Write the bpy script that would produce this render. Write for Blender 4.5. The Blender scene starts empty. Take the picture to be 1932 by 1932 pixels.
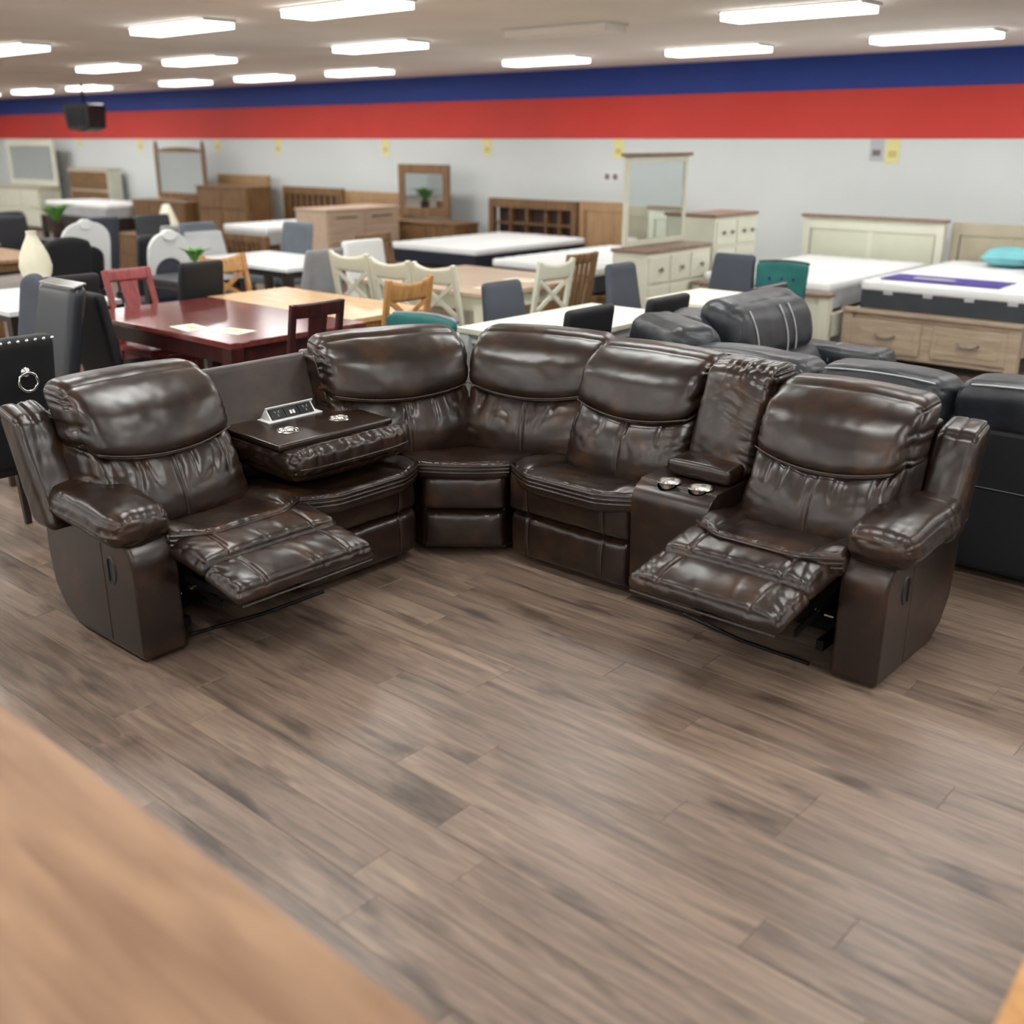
import bpy, bmesh, math, random
import numpy as np
from mathutils import Matrix, Vector

random.seed(11)
SC = bpy.context.scene
COL = SC.collection

# ------------------------------------------------------------------ camera
CAM_H = 1.85
cam_d = bpy.data.cameras.new('camera')
cam = bpy.data.objects.new('camera', cam_d)
COL.objects.link(cam)
cam.location = (0, 0, CAM_H)
cam.rotation_euler = (math.radians(90 - 19.392), 0, math.radians(41.5))
cam_d.sensor_width = 36.0
cam_d.lens = 36.0 * 2000.0 / 1932.0
cam_d.clip_end = 200
cam_d.dof.use_dof = True
cam_d.dof.focus_distance = 4.55
cam_d.dof.aperture_fstop = 1.35
SC.camera = cam

# ------------------------------------------------------------------ world and view
world = bpy.data.worlds.new('world'); SC.world = world
world.use_nodes = True
world.node_tree.nodes['Background'].inputs[0].default_value = (0.8, 0.85, 0.9, 1)
world.node_tree.nodes['Background'].inputs[1].default_value = 0.05
SC.view_settings.view_transform = 'Standard'
SC.view_settings.look = 'None'
SC.view_settings.exposure = 0.32
SC.view_settings.gamma = 1.0
SC.view_settings.use_curve_mapping = False
SC.cycles.max_bounces = 5; SC.cycles.diffuse_bounces = 3; SC.cycles.glossy_bounces = 3; SC.cycles.transmission_bounces = 2
SC.cycles.adaptive_threshold = 0.08; SC.cycles.adaptive_min_samples = 12
PANEL_STRENGTH = 17.0        # the ceiling panels are the only lamps of the hall

# ------------------------------------------------------------------ materials
def lin(c):
    out = []
    for v in c:
        v = v / 255.0
        out.append(v / 12.92 if v <= 0.04045 else ((v + 0.055) / 1.055) ** 2.4)
    return tuple(out) + (1.0,)

def base_mat(name, rough=0.5, spec=0.5, metal=0.0):
    m = bpy.data.materials.new(name); m.use_nodes = True
    nt = m.node_tree; b = nt.nodes['Principled BSDF']
    b.inputs['Roughness'].default_value = rough
    b.inputs['Specular IOR Level'].default_value = spec
    b.inputs['Metallic'].default_value = metal
    return m, nt, b

def plain(name, c, rough=0.5, spec=0.5, metal=0.0, var=0.10, scale=6.0, bump=0.0, bscale=60.0):
    m, nt, b = base_mat(name, rough, spec, metal)
    tc = nt.nodes.new('ShaderNodeTexCoord')
    n = nt.nodes.new('ShaderNodeTexNoise'); n.inputs['Scale'].default_value = scale; n.inputs['Detail'].default_value = 4
    nt.links.new(tc.outputs['Object'], n.inputs['Vector'])
    r = nt.nodes.new('ShaderNodeValToRGB')
    l = lin(c)
    r.color_ramp.elements[0].position = 0.3; r.color_ramp.elements[1].position = 0.7
    r.color_ramp.elements[0].color = tuple(v * (1 - var) for v in l[:3]) + (1,)
    r.color_ramp.elements[1].color = tuple(min(1, v * (1 + var)) for v in l[:3]) + (1,)
    nt.links.new(n.outputs['Fac'], r.inputs['Fac'])
    nt.links.new(r.outputs['Color'], b.inputs['Base Color'])
    if bump:
        n2 = nt.nodes.new('ShaderNodeTexNoise'); n2.inputs['Scale'].default_value = bscale; n2.inputs['Detail'].default_value = 5
        nt.links.new(tc.outputs['Object'], n2.inputs['Vector'])
        bp = nt.nodes.new('ShaderNodeBump'); bp.inputs['Strength'].default_value = bump; bp.inputs['Distance'].default_value = 0.01
        nt.links.new(n2.outputs['Fac'], bp.inputs['Height']); nt.links.new(bp.outputs['Normal'], b.inputs['Normal'])
    return m

def wood(name, c1, c2, rough=0.45, spec=0.5, axis=0, scale=3.0, stretch=10.0, contrast=(0.35, 0.65)):
    m, nt, b = base_mat(name, rough, spec)
    tc = nt.nodes.new('ShaderNodeTexCoord'); mp = nt.nodes.new('ShaderNodeMapping')
    s = [stretch, stretch, stretch]; s[axis] = 1.0
    mp.inputs['Scale'].default_value = s
    nt.links.new(tc.outputs['Object'], mp.inputs['Vector'])
    n = nt.nodes.new('ShaderNodeTexNoise'); n.inputs['Scale'].default_value = scale; n.inputs['Detail'].default_value = 6
    n.inputs['Distortion'].default_value = 0.6
    nt.links.new(mp.outputs['Vector'], n.inputs['Vector'])
    r = nt.nodes.new('ShaderNodeValToRGB')
    r.color_ramp.elements[0].position, r.color_ramp.elements[1].position = contrast
    r.color_ramp.elements[0].color = lin(c1); r.color_ramp.elements[1].color = lin(c2)
    nt.links.new(n.outputs['Fac'], r.inputs['Fac']); nt.links.new(r.outputs['Color'], b.inputs['Base Color'])
    return m

def leather(name, c_dark, c_mid, c_warm, rough=0.36, spec=0.5):
    m, nt, b = base_mat(name, rough, spec)
    tc = nt.nodes.new('ShaderNodeTexCoord')
    n = nt.nodes.new('ShaderNodeTexNoise'); n.inputs['Scale'].default_value = 7.0; n.inputs['Detail'].default_value = 6; n.inputs['Roughness'].default_value = 0.62
    nt.links.new(tc.outputs['Object'], n.inputs['Vector'])
    r = nt.nodes.new('ShaderNodeValToRGB')
    e = r.color_ramp.elements
    e[0].position = 0.36; e[0].color = lin(c_dark); e[1].position = 0.52; e[1].color = lin(c_mid)
    x = e.new(0.68); x.color = lin(c_warm)
    nt.links.new(n.outputs['Fac'], r.inputs['Fac']); nt.links.new(r.outputs['Color'], b.inputs['Base Color'])
    n1 = nt.nodes.new('ShaderNodeTexNoise'); n1.inputs['Scale'].default_value = 9.0; n1.inputs['Detail'].default_value = 2
    nt.links.new(tc.outputs['Object'], n1.inputs['Vector'])
    rr = nt.nodes.new('ShaderNodeMapRange'); rr.inputs['To Min'].default_value = rough - 0.04; rr.inputs['To Max'].default_value = rough + 0.05
    nt.links.new(n1.outputs['Fac'], rr.inputs['Value']); nt.links.new(rr.outputs['Result'], b.inputs['Roughness'])
    return m

def plank_mat():
    m, nt, b = base_mat('floor_plank', 0.35, 0.55)
    tc = nt.nodes.new('ShaderNodeTexCoord'); oi = nt.nodes.new('ShaderNodeObjectInfo'); ge = nt.nodes.new('ShaderNodeNewGeometry')
    ad = nt.nodes.new('ShaderNodeMath'); ad.operation = 'ADD'
    nt.links.new(oi.outputs['Random'], ad.inputs[0]); nt.links.new(ge.outputs['Random Per Island'], ad.inputs[1])
    fr = nt.nodes.new('ShaderNodeMath'); fr.operation = 'FRACT'; nt.links.new(ad.outputs[0], fr.inputs[0])
    off = nt.nodes.new('ShaderNodeMath'); off.operation = 'MULTIPLY'; off.inputs[1].default_value = 57.0
    nt.links.new(fr.outputs[0], off.inputs[0])
    cb = nt.nodes.new('ShaderNodeCombineXYZ')
    for i in range(3): nt.links.new(off.outputs[0], cb.inputs[i])
    va = nt.nodes.new('ShaderNodeVectorMath'); va.operation = 'ADD'
    nt.links.new(tc.outputs['Object'], va.inputs[0]); nt.links.new(cb.outputs[0], va.inputs[1])
    mp = nt.nodes.new('ShaderNodeMapping'); mp.inputs['Scale'].default_value = (1.2, 14, 14)
    nt.links.new(va.outputs[0], mp.inputs['Vector'])
    n = nt.nodes.new('ShaderNodeTexNoise'); n.inputs['Scale'].default_value = 2.2; n.inputs['Detail'].default_value = 8; n.inputs['Roughness'].default_value = 0.62; n.inputs['Distortion'].default_value = 0.9
    nt.links.new(mp.outputs['Vector'], n.inputs['Vector'])
    r = nt.nodes.new('ShaderNodeValToRGB'); e = r.color_ramp.elements
    e[0].position = 0.28; e[0].color = lin((88, 74, 66)); e[1].position = 0.72; e[1].color = lin((144, 122, 104))
    x = e.new(0.5); x.color = lin((119, 100, 86))
    nt.links.new(n.outputs['Fac'], r.inputs['Fac'])
    # knots
    mp2 = nt.nodes.new('ShaderNodeMapping'); mp2.inputs['Scale'].default_value = (1.5, 5.5, 5.5)
    nt.links.new(va.outputs[0], mp2.inputs['Vector'])
    k = nt.nodes.new('ShaderNodeTexNoise'); k.inputs['Scale'].default_value = 1.7; k.inputs['Detail'].default_value = 3
    nt.links.new(mp2.outputs['Vector'], k.inputs['Vector'])
    kr = nt.nodes.new('ShaderNodeValToRGB'); ke = kr.color_ramp.elements
    ke[0].position = 0.58; ke[0].color = (1, 1, 1, 1); ke[1].position = 0.72; ke[1].color = (0.40, 0.39, 0.42, 1)
    nt.links.new(k.outputs['Fac'], kr.inputs['Fac'])
    mu = nt.nodes.new('ShaderNodeMix'); mu.data_type = 'RGBA'; mu.blend_type = 'MULTIPLY'; mu.inputs['Factor'].default_value = 1
    nt.links.new(r.outputs['Color'], mu.inputs['A']); nt.links.new(kr.outputs['Color'], mu.inputs['B'])
    hv = nt.nodes.new('ShaderNodeHueSaturation'); hv.inputs['Saturation'].default_value = 0.95
    mr = nt.nodes.new('ShaderNodeMapRange'); mr.inputs['To Min'].default_value = 0.82; mr.inputs['To Max'].default_value = 1.2
    nt.links.new(fr.outputs[0], mr.inputs['Value']); nt.links.new(mr.outputs['Result'], hv.inputs['Value'])
    nt.links.new(mu.outputs['Result'], hv.inputs['Color']); nt.links.new(hv.outputs['Color'], b.inputs['Base Color'])
    bp = nt.nodes.new('ShaderNodeBump'); bp.inputs['Strength'].default_value = 0.12; bp.inputs['Distance'].default_value = 0.004
    nt.links.new(n.outputs['Fac'], bp.inputs['Height']); nt.links.new(bp.outputs['Normal'], b.inputs['Normal'])
    return m

def emit_mat(name, c, strength):
    m = bpy.data.materials.new(name); m.use_nodes = True
    nt = m.node_tree; nt.nodes.remove(nt.nodes['Principled BSDF'])
    e = nt.nodes.new('ShaderNodeEmission'); e.inputs[0].default_value = lin(c); e.inputs[1].default_value = strength
    nt.links.new(e.outputs[0], nt.nodes['Material Output'].inputs[0])
    return m

M = {}
M['leather'] = leather('brown_leather', (28, 18, 14), (38, 25, 18), (60, 39, 25), rough=0.30, spec=0.55)
M['leather_board'] = leather('brown_leather_flat', (46, 36, 32), (55, 44, 38), (66, 51, 42), rough=0.45)
M['stitch'] = plain('brown_thread', (74, 58, 49), 0.5)
M['blackmetal'] = plain('black_steel', (16, 16, 18), 0.35, metal=0.6)
M['blackcloth'] = plain('black_lining', (12, 12, 13), 0.9, 0.2)
M['chrome'] = plain('brushed_steel', (200, 198, 194), 0.22, metal=1.0, var=0.03)
M['steel_dark'] = plain('dark_steel', (70, 70, 72), 0.3, metal=1.0)
M['white_plastic'] = plain('white_plastic', (224, 224, 222), 0.35, var=0.02)
M['black_plastic'] = plain('black_plastic', (24, 25, 28), 0.4)
M['plank'] = plank_mat()
M['underlay'] = plain('floor_underlay', (40, 33, 29), 0.9)
M['wall'] = plain('white_wall_paint', (214, 218, 218), 0.7, 0.3, var=0.02, scale=1.5)
M['red'] = plain('red_wall_paint', (204, 62, 55), 0.55, 0.3, var=0.04, scale=1.2)
M['blue'] = plain('blue_wall_paint', (38, 62, 140), 0.55, 0.3, var=0.05, scale=1.2)
M['ceiling'] = plain('ceiling_board', (238, 230, 221), 0.85, 0.2, var=0.06, scale=0.8)
M['panel_frame'] = plain('panel_frame_white', (225, 224, 220), 0.5, var=0.02)
M['panel_on'] = emit_mat('panel_lit', (252, 253, 250), 5.0)
M['panel_on'].cycles.emission_sampling = 'NONE'
M['panel_off'] = plain('panel_unlit', (244, 236, 228), 0.5, var=0.02)
M['blk_leather'] = leather('black_leather', (27, 30, 35), (36, 40, 46), (46, 50, 56), rough=0.40)
M['white_thread'] = plain('grey_thread', (176, 178, 180), 0.7)
M['cherry'] = wood('cherry_wood', (96, 42, 40), (124, 60, 56), 0.15, spec=0.9, axis=0)
M['cherry_dark'] = wood('dark_cherry_wood', (48, 16, 15), (72, 26, 24), 0.35, axis=2)
M['red_chair'] = wood('red_lacquer', (120, 44, 46), (156, 62, 62), 0.35, axis=2)
M['oak'] = wood('golden_oak', (168, 120, 66), (196, 148, 92), 0.45, axis=2)
M['oak_top'] = wood('pale_oak_top', (205, 165, 118), (224, 188, 142), 0.25, axis=0)
M['near_top'] = wood('warm_tabletop', (122, 90, 66), (150, 117, 89), 0.42, axis=0, scale=2.2, stretch=9)
M['brownwood'] = wood('brown_wood', (98, 70, 44), (132, 98, 62), 0.5, axis=2)
M['brownwood_h'] = wood('brown_wood_level', (98, 70, 44), (132, 98, 62), 0.5, axis=0)
M['tanwood'] = wood('tan_wood', (150, 116, 80), (172, 138, 100), 0.5, axis=2)
M['greigewood'] = wood('washed_wood', (160, 142, 122), (182, 164, 142), 0.55, axis=0)
M['palewood'] = wood('pale_wood', (180, 156, 134), (200, 178, 156), 0.5, axis=0)
M['cream'] = plain('cream_paint', (212, 212, 194), 0.5, var=0.03)
M['cream_panel'] = plain('cream_panel_paint', (203, 204, 184), 0.5, var=0.03)
M['browntop'] = wood('brown_edge_wood', (120, 98, 82), (150, 124, 104), 0.5, axis=1)
M['beige'] = plain('beige_veneer', (178, 168, 146), 0.55, var=0.06)
M['white'] = plain('white_lacquer', (224, 226, 226), 0.35, var=0.02)
M['mattress'] = plain('white_quilt', (232, 234, 234), 0.8, 0.2, var=0.02, bump=0.3, bscale=14)
M['matt_dark'] = plain('charcoal_border', (62, 65, 70), 0.8, 0.2)
M['matt_navy'] = plain('navy_border', (38, 43, 54), 0.8, 0.2)
M['matt_grey'] = plain('grey_border', (176, 178, 182), 0.8, 0.2)
M['purple'] = plain('purple_print', (72, 58, 146), 0.6)
M['slate'] = plain('slate_fabric', (62, 67, 78), 0.6, 0.4)
M['slateblue'] = plain('slate_blue_fabric', (112, 120, 130), 0.7, 0.3)
M['midgrey'] = plain('mid_grey_fabric', (142, 143, 148), 0.7, 0.3)
M['lightgrey'] = plain('light_grey_fabric', (180, 182, 184), 0.7, 0.3)
M['black_fabric'] = plain('black_fabric', (24, 25, 29), 0.6, 0.4)
M['black_gloss'] = plain('black_faux_leather', (34, 37, 43), 0.32, 0.5)
M['silver'] = plain('silver_studs', (200, 202, 204), 0.25, metal=1.0)
M['darkleg'] = wood('espresso_leg', (38, 28, 25), (54, 40, 34), 0.45, axis=2)
M['teal'] = plain('teal_velvet', (34, 96, 92), 0.75, 0.3, var=0.2)
M['greyedge'] = plain('grey_welt', (130, 140, 148), 0.7)
M['mirror'] = plain('mirror_glass', (225, 230, 230), 0.03, metal=1.0, var=0.01)
M['paper'] = plain('cream_paper', (240, 236, 216), 0.7, 0.2, var=0.01)
M['yellow'] = plain('yellow_card', (228, 221, 158), 0.7, 0.2, var=0.02)
M['greycard'] = plain('grey_card', (188, 190, 196), 0.7, 0.2, var=0.02)
M['ink'] = plain('printed_ink', (208, 192, 128), 0.7, 0.2)
M['vase'] = plain('cream_glaze', (216, 212, 188), 0.3, var=0.05)
M['green'] = plain('green_leaf', (92, 148, 66), 0.6)
M['knob'] = plain('pewter_knob', (120, 112, 108), 0.4, metal=0.4)
M['turquoise'] = plain('turquoise_cloth', (124, 190, 196), 0.8, 0.2)
M['navy'] = plain('navy_cloth', (32, 38, 88), 0.8, 0.2)
M['darkgap'] = plain('shadow_wood', (58, 36, 30), 0.7)

# ------------------------------------------------------------------ helpers
def empty(name, loc=(0, 0, 0), rz=0.0):
    o = bpy.data.objects.new(name, None); COL.objects.link(o)
    o.location = loc; o.rotation_euler = (0, 0, rz); o.empty_display_size = 0.1
    return o

def tag(o, label=None, cat=None, group=None, kind=None):
    if label: o['label'] = label
    if cat: o['category'] = cat
    if group: o['group'] = group
    if kind: o['kind'] = kind
    return o

def link_mesh(name, me, mat, parent=None):
    o = bpy.data.objects.new(name, me); COL.objects.link(o)
    if mat is not None: me.materials.append(mat)
    if parent is not None: o.parent = parent
    return o

class MB:
    """collects shapes and links them as ONE mesh object"""
    def __init__(self): self.bm = bmesh.new()
    def box(self, c, s, rx=0, ry=0, rz=0, top=None):
        r = bmesh.ops.create_cube(self.bm, size=1.0)
        mt = Matrix.Translation(c) @ Matrix.Rotation(rz, 4, 'Z') @ Matrix.Rotation(ry, 4, 'Y') @ Matrix.Rotation(rx, 4, 'X')
        for v in r['verts']:
            k = 1.0
            if top is not None and v.co.z > 0: k = top
            v.co = mt @ Vector((v.co.x * s[0] * k, v.co.y * s[1] * k, v.co.z * s[2]))
        return self
    def bar(self, p, q, w, t, w2=None, t2=None, up=(0, 0, 1)):
        p = Vector(p); q = Vector(q); d = (q - p).normalized(); u = Vector(up)
        if abs(d.dot(u)) > 0.98: u = Vector((0, 1, 0))
        a = d.cross(u).normalized(); b = a.cross(d).normalized()
        w2 = w if w2 is None else w2; t2 = t if t2 is None else t2
        vs = []
        for pt, ww, tt in ((p, w, t), (q, w2, t2)):
            for sa, sb in ((-1, -1), (1, -1), (1, 1), (-1, 1)):
                vs.append(self.bm.verts.new(pt + a * sa * ww / 2 + b * sb * tt / 2))
        f = self.bm.faces.new
        f(vs[3::-1]); f(vs[4:8])
        for i in range(4):
            j = (i + 1) % 4
            f((vs[i], vs[j], vs[j + 4], vs[i + 4]))
        return self
    def tube(self, pts, r, seg=6, closed=False):
        pts = [Vector(p) for p in pts]; n = len(pts); rings = []
        for i, p in enumerate(pts):
            if closed: d = pts[(i + 1) % n] - pts[i - 1]
            else: d = pts[min(i + 1, n - 1)] - pts[max(i - 1, 0)]
            d.normalize(); u = Vector((0, 0, 1)) if abs(d.z) < 0.9 else Vector((0, 1, 0))
            a = d.cross(u).normalized(); b = a.cross(d).normalized()
            rr = r[i] if isinstance(r, (list, tuple)) else r
            rings.append([self.bm.verts.new(p + a * math.cos(t) * rr + b * math.sin(t) * rr) for t in [2 * math.pi * k / seg for k in range(seg)]])
        for i in range(n if closed else n - 1):
            A, B = rings[i], rings[(i + 1) % n]
            for k in range(seg):
                self.bm.faces.new((A[k], A[(k + 1) % seg], B[(k + 1) % seg], B[k]))
        if not closed:
            self.bm.faces.new(rings[0][::-1]); self.bm.faces.new(rings[-1])
        return self
    def lathe(self, prof, c=(0, 0, 0), seg=20):
        c = Vector(c); rings = []
        for r, z in prof:
            rings.append([self.bm.verts.new(c + Vector((r * math.cos(t), r * math.sin(t), z))) for t in [2 * math.pi * k / seg for k in range(seg)]])
        for A, B in zip(rings, rings[1:]):
            for k in range(seg):
                self.bm.faces.new((A[k], A[(k + 1) % seg], B[(k + 1) % seg], B[k]))
        self.bm.faces.new(rings[0][::-1]); self.bm.faces.new(rings[-1])
        return self
    def prism(self, prof, x0, x1, axis='X'):
        """profile in the two other axes, extruded from x0 to x1"""
        def pt(a, b, x):
            return {'X': (x, a, b), 'Y': (a, x, b), 'Z': (a, b, x)}[axis]
        A = [self.bm.verts.new(pt(a, b, x0)) for a, b in prof]; B = [self.bm.verts.new(pt(a, b, x1)) for a, b in prof]
        n = len(prof)
        self.bm.faces.new(A[::-1]); self.bm.faces.new(B)
        for i in range(n):
            j = (i + 1) % n
            self.bm.faces.new((A[i], A[j], B[j], B[i]))
        return self
    def build(self, name, mat, parent=None, bevel=0.0, seg=2, smooth=False):
        bmesh.ops.recalc_face_normals(self.bm, faces=self.bm.faces)
        if bevel:
            es = [e for e in self.bm.edges if e.is_manifold and e.calc_face_angle(0) > 0.5]
            bmesh.ops.bevel(self.bm, geom=es, offset=bevel, segments=seg, affect='EDGES', profile=0.6, clamp_overlap=True)
        me = bpy.data.meshes.new(name); self.bm.to_mesh(me); self.bm.free()
        if smooth:
            me.polygons.foreach_set('use_smooth', [True] * len(me.polygons))
            try: me.set_sharp_from_angle(angle=math.radians(50))
            except Exception: pass
        return link_mesh(name, me, mat, parent)

# --- soft upholstered shapes: a rounded box lattice, warped and wrinkled
_T = np.random.RandomState(5).rand(256, 256)
def vnoise(x, y):
    x = np.asarray(x, float) + 1000.0; y = np.asarray(y, float) + 1000.0
    xi = np.floor(x).astype(int); yi = np.floor(y).astype(int); xf = x - xi; yf = y - yi
    xf = xf * xf * (3 - 2 * xf); yf = yf * yf * (3 - 2 * yf)
    g = lambda i, j: _T[(xi + i) & 255, (yi + j) & 255]
    return (g(0, 0) * (1 - xf) + g(1, 0) * xf) * (1 - yf) + (g(0, 1) * (1 - xf) + g(1, 1) * xf) * yf
def fbm(x, y):
    return vnoise(x, y) * 0.55 + vnoise(x * 2.1 + 7, y * 2.1 + 3) * 0.3 + vnoise(x * 4.3 + 1, y * 4.3 + 9) * 0.15
def ridge(x, y):
    return (1 - np.abs(2 * vnoise(x, y) - 1)) ** 2.5
def sstep(e0, e1, x):
    t = np.clip((x - e0) / (e1 - e0), 0, 1); return t * t * (3 - 2 * t)

_LAT = {}
def lattice(n):
    if n in _LAT: return _LAT[n]
    nx, ny, nz = n
    I, J, K = np.meshgrid(range(nx + 1), range(ny + 1), range(nz + 1), indexing='ij')
    surf = (I == 0) | (I == nx) | (J == 0) | (J == ny) | (K == 0) | (K == nz)
    idx = -np.ones(I.shape, int); idx[surf] = np.arange(surf.sum())
    F = []
    def grid(a, flip):
        q = np.stack([a[:-1, :-1], a[1:, :-1], a[1:, 1:], a[:-1, 1:]], -1).reshape(-1, 4)
        F.append(q[:, ::-1] if flip else q)
    grid(idx[:, :, 0], True); grid(idx[:, :, -1], False)
    grid(idx[:, 0, :], False); grid(idx[:, -1, :], True)
    grid(idx[0], True); grid(idx[-1], False)
    def sp(k, m):
        t = 2.0 * k / m - 1.0
        return 0.45 * np.sin(t * math.pi / 2) + 0.55 * t
    A = sp(I[surf], nx); B = sp(J[surf], ny); C = sp(K[surf], nz)
    _LAT[n] = (A, B, C, np.concatenate(F))
    return _LAT[n]

def normals(P, F):
    a = P[F[:, 2]] - P[F[:, 0]]; b = P[F[:, 3]] - P[F[:, 1]]
    fn = np.cross(a, b); N = np.zeros_like(P)
    for k in range(4): np.add.at(N, F[:, k], fn)
    return N / (np.linalg.norm(N, axis=1, keepdims=True) + 1e-12)

def soft(name, mat, parent, half, r, n, warp=None, wr=None, frame=None, at=(0, 0, 0)):
    A, B, C, F = lattice(n)
    h = np.array(half); L = np.stack([A, B, C], 1) * h
    r = min(r, min(half) * 0.98)
    inner = np.clip(L, -(h - r), h - r); d = L - inner
    ln = np.linalg.norm(d, axis=1, keepdims=True)
    P = inner + np.where(ln > 1e-9, d / np.maximum(ln, 1e-9), 0) * np.minimum(r, r * np.max(np.abs(d), axis=1, keepdims=True) / r)
    if warp: P = warp(P.copy(), A, B, C)
    if wr is not None:
        N = normals(P, F); P = P + N * wr(A, B, C, P)[:, None]
    P = P + np.array(at)
    if frame is not None:
        Rm = np.array(frame); P = P @ Rm[:3, :3].T + Rm[:3, 3]
    me = bpy.data.meshes.new(name)
    me.from_pydata(P.tolist(), [], F.tolist())
    me.polygons.foreach_set('use_smooth', [True] * len(F))
    me.update()
    return link_mesh(name, me, mat, parent)

# ------------------------------------------------------------------ the hall
WALL_Y, CEIL_Z, X0, X1, Y0 = 11.8, 2.715, -28.0, 6.0, -4.6
RED_Z, BLUE_Z = 1.852, 2.362

def struct(name, mb, mat, bevel=0.0):
    return tag(mb.build(name, mat, None, bevel), kind='structure')

fl = struct('floor', MB().box(((X0 + X1) / 2, (Y0 + WALL_Y) / 2, -0.062), (X1 - X0, WALL_Y - Y0, 0.1)), M['underlay'])
PW, PL, PT, GAP = 0.148, 1.22, 0.012, 0.0008
def plank_geom():
    w, l = PW / 2 - GAP / 2, PL / 2 - GAP / 2; c = 0.0009
    v = [(-l, -w, -PT), (l, -w, -PT), (l, w, -PT), (-l, w, -PT),
         (-l, -w, -c), (l, -w, -c), (l, w, -c), (-l, w, -c),
         (-l + c, -w + c, 0), (l - c, -w + c, 0), (l - c, w - c, 0), (-l + c, w - c, 0)]
    f = [(8, 9, 10, 11)]
    for i in range(4):
        j = (i + 1) % 4
        f += [(i, j, j + 4, i + 4), (i + 4, j + 4, j + 8, i + 8)]
    return v, f
pv, pf = plank_geom()
plank_me = bpy.data.meshes.new('plank'); plank_me.from_pydata(pv, [], pf); plank_me.materials.append(M['plank'])
spots = []
rows = int((WALL_Y - Y0) / PW)
rp = random.Random(4)
for r in range(rows):
    y = Y0 + PW * (r + 0.5); ox = rp.random() * PL
    k = int((X1 - X0) / PL)
    for c in range(k):
        x = X0 + ox + PL * (c + 0.5)
        if x > X1 - PL / 2: continue
        spots.append((x, y))
fwd = (-math.sin(math.radians(41.5)), math.cos(math.radians(41.5)))
def seen_rank(s):
    x, y = s
    f = x * fwd[0] + y * fwd[1]; rt = x * fwd[1] - y * fwd[0]
    hidden = (x < -3.4 and y > 1.6) or (y > 3.5 and x < -1.1)
    ok = f > 1.2 and abs(rt) < f * 0.50 + 0.75
    return (0 if ok and not hidden else 1, f)
spots.sort(key=seen_rank)
for i, (x, y) in enumerate(spots[:300]):
    o = bpy.data.objects.new('plank', plank_me); COL.objects.link(o)
    o.location = (x, y, 0); o.parent = fl
bv, bf = [], []
for x, y in spots[300:]:
    b0 = len(bv)
    bv += [(a + x, b + y, c) for a, b, c in pv]
    bf += [tuple(i + b0 for i in q) for q in pf]
me = bpy.data.meshes.new('plank_field'); me.from_pydata(bv, [], bf)
pfield = link_mesh('plank_field', me, M['plank'], fl); pfield['kind'] = 'stuff'

struct('ceiling', MB().box(((X0 + X1) / 2, (Y0 + WALL_Y) / 2, CEIL_Z + 0.06), (X1 - X0, WALL_Y - Y0, 0.12)), M['ceiling'])
struct('wall_back', MB().box(((X0 + X1) / 2, WALL_Y + 0.1, CEIL_Z / 2), (X1 - X0 + 0.4, 0.2, CEIL_Z)), M['wall'])
struct('wall_left', MB().box((X0 - 0.1, (Y0 + WALL_Y) / 2, CEIL_Z / 2), (0.2, WALL_Y - Y0, CEIL_Z)), M['wall'])
struct('wall_right', MB().box((X1 + 0.1, (Y0 + WALL_Y) / 2, CEIL_Z / 2), (0.2, WALL_Y - Y0, CEIL_Z)), M['wall'])
struct('wall_front', MB().box(((X0 + X1) / 2, Y0 - 0.1, CEIL_Z / 2), (X1 - X0 + 0.4, 0.2, CEIL_Z)), M['wall'])
struct('trim_1', MB().box(((X0 + X1) / 2, WALL_Y - 0.004, (RED_Z + BLUE_Z) / 2), (X1 - X0, 0.008, BLUE_Z - RED_Z)), M['red'])
struct('trim_2', MB().box(((X0 + X1) / 2, WALL_Y - 0.004, (CEIL_Z + BLUE_Z) / 2), (X1 - X0, 0.008, CEIL_Z - BLUE_Z)), M['blue'])
struct('baseboard_back', MB().box(((X0 + X1) / 2, WALL_Y - 0.008, 0.05), (X1 - X0, 0.016, 0.1)), M['panel_frame'])

TUBE = bpy.data.lights.new('tube_light', 'AREA')      # the light that leaves a panel's lens downwards
TUBE.shape = 'RECTANGLE'; TUBE.size = 1.06; TUBE.size_y = 0.27
TUBE.energy = PANEL_STRENGTH * math.pi * 1.06 * 0.27
TUBE.color = lin((252, 253, 250))[:3]
def light_panel(x, y, label, group='lit ceiling panels', lit=True):
    r = empty('ceiling_light', (x, y, CEIL_Z))
    w, l = 0.27, 1.06
    fr = MB()
    for s in (-1, 1): fr.box((s * (l / 2 + 0.012), 0, -0.012), (0.024, w + 0.02, 0.022))
    fr.box((0, 0, -0.006), (l, w + 0.02, 0.010))
    fr.build('frame', M['panel_frame'], r, 0.003)
    MB().prism([(-w / 2, -0.012), (w / 2, -0.012), (w / 2, -0.064), (-w / 2, -0.064)], -l / 2, l / 2, 'X').build('diffuser', M['panel_on' if lit else 'panel_off'], r)
    if lit:
        lo = bpy.data.objects.new('tube_light', TUBE); COL.objects.link(lo); lo.parent = r
        lo.location = (0, 0, -0.0655)
    tag(r, label, 'ceiling light', group)
    return r
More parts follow.
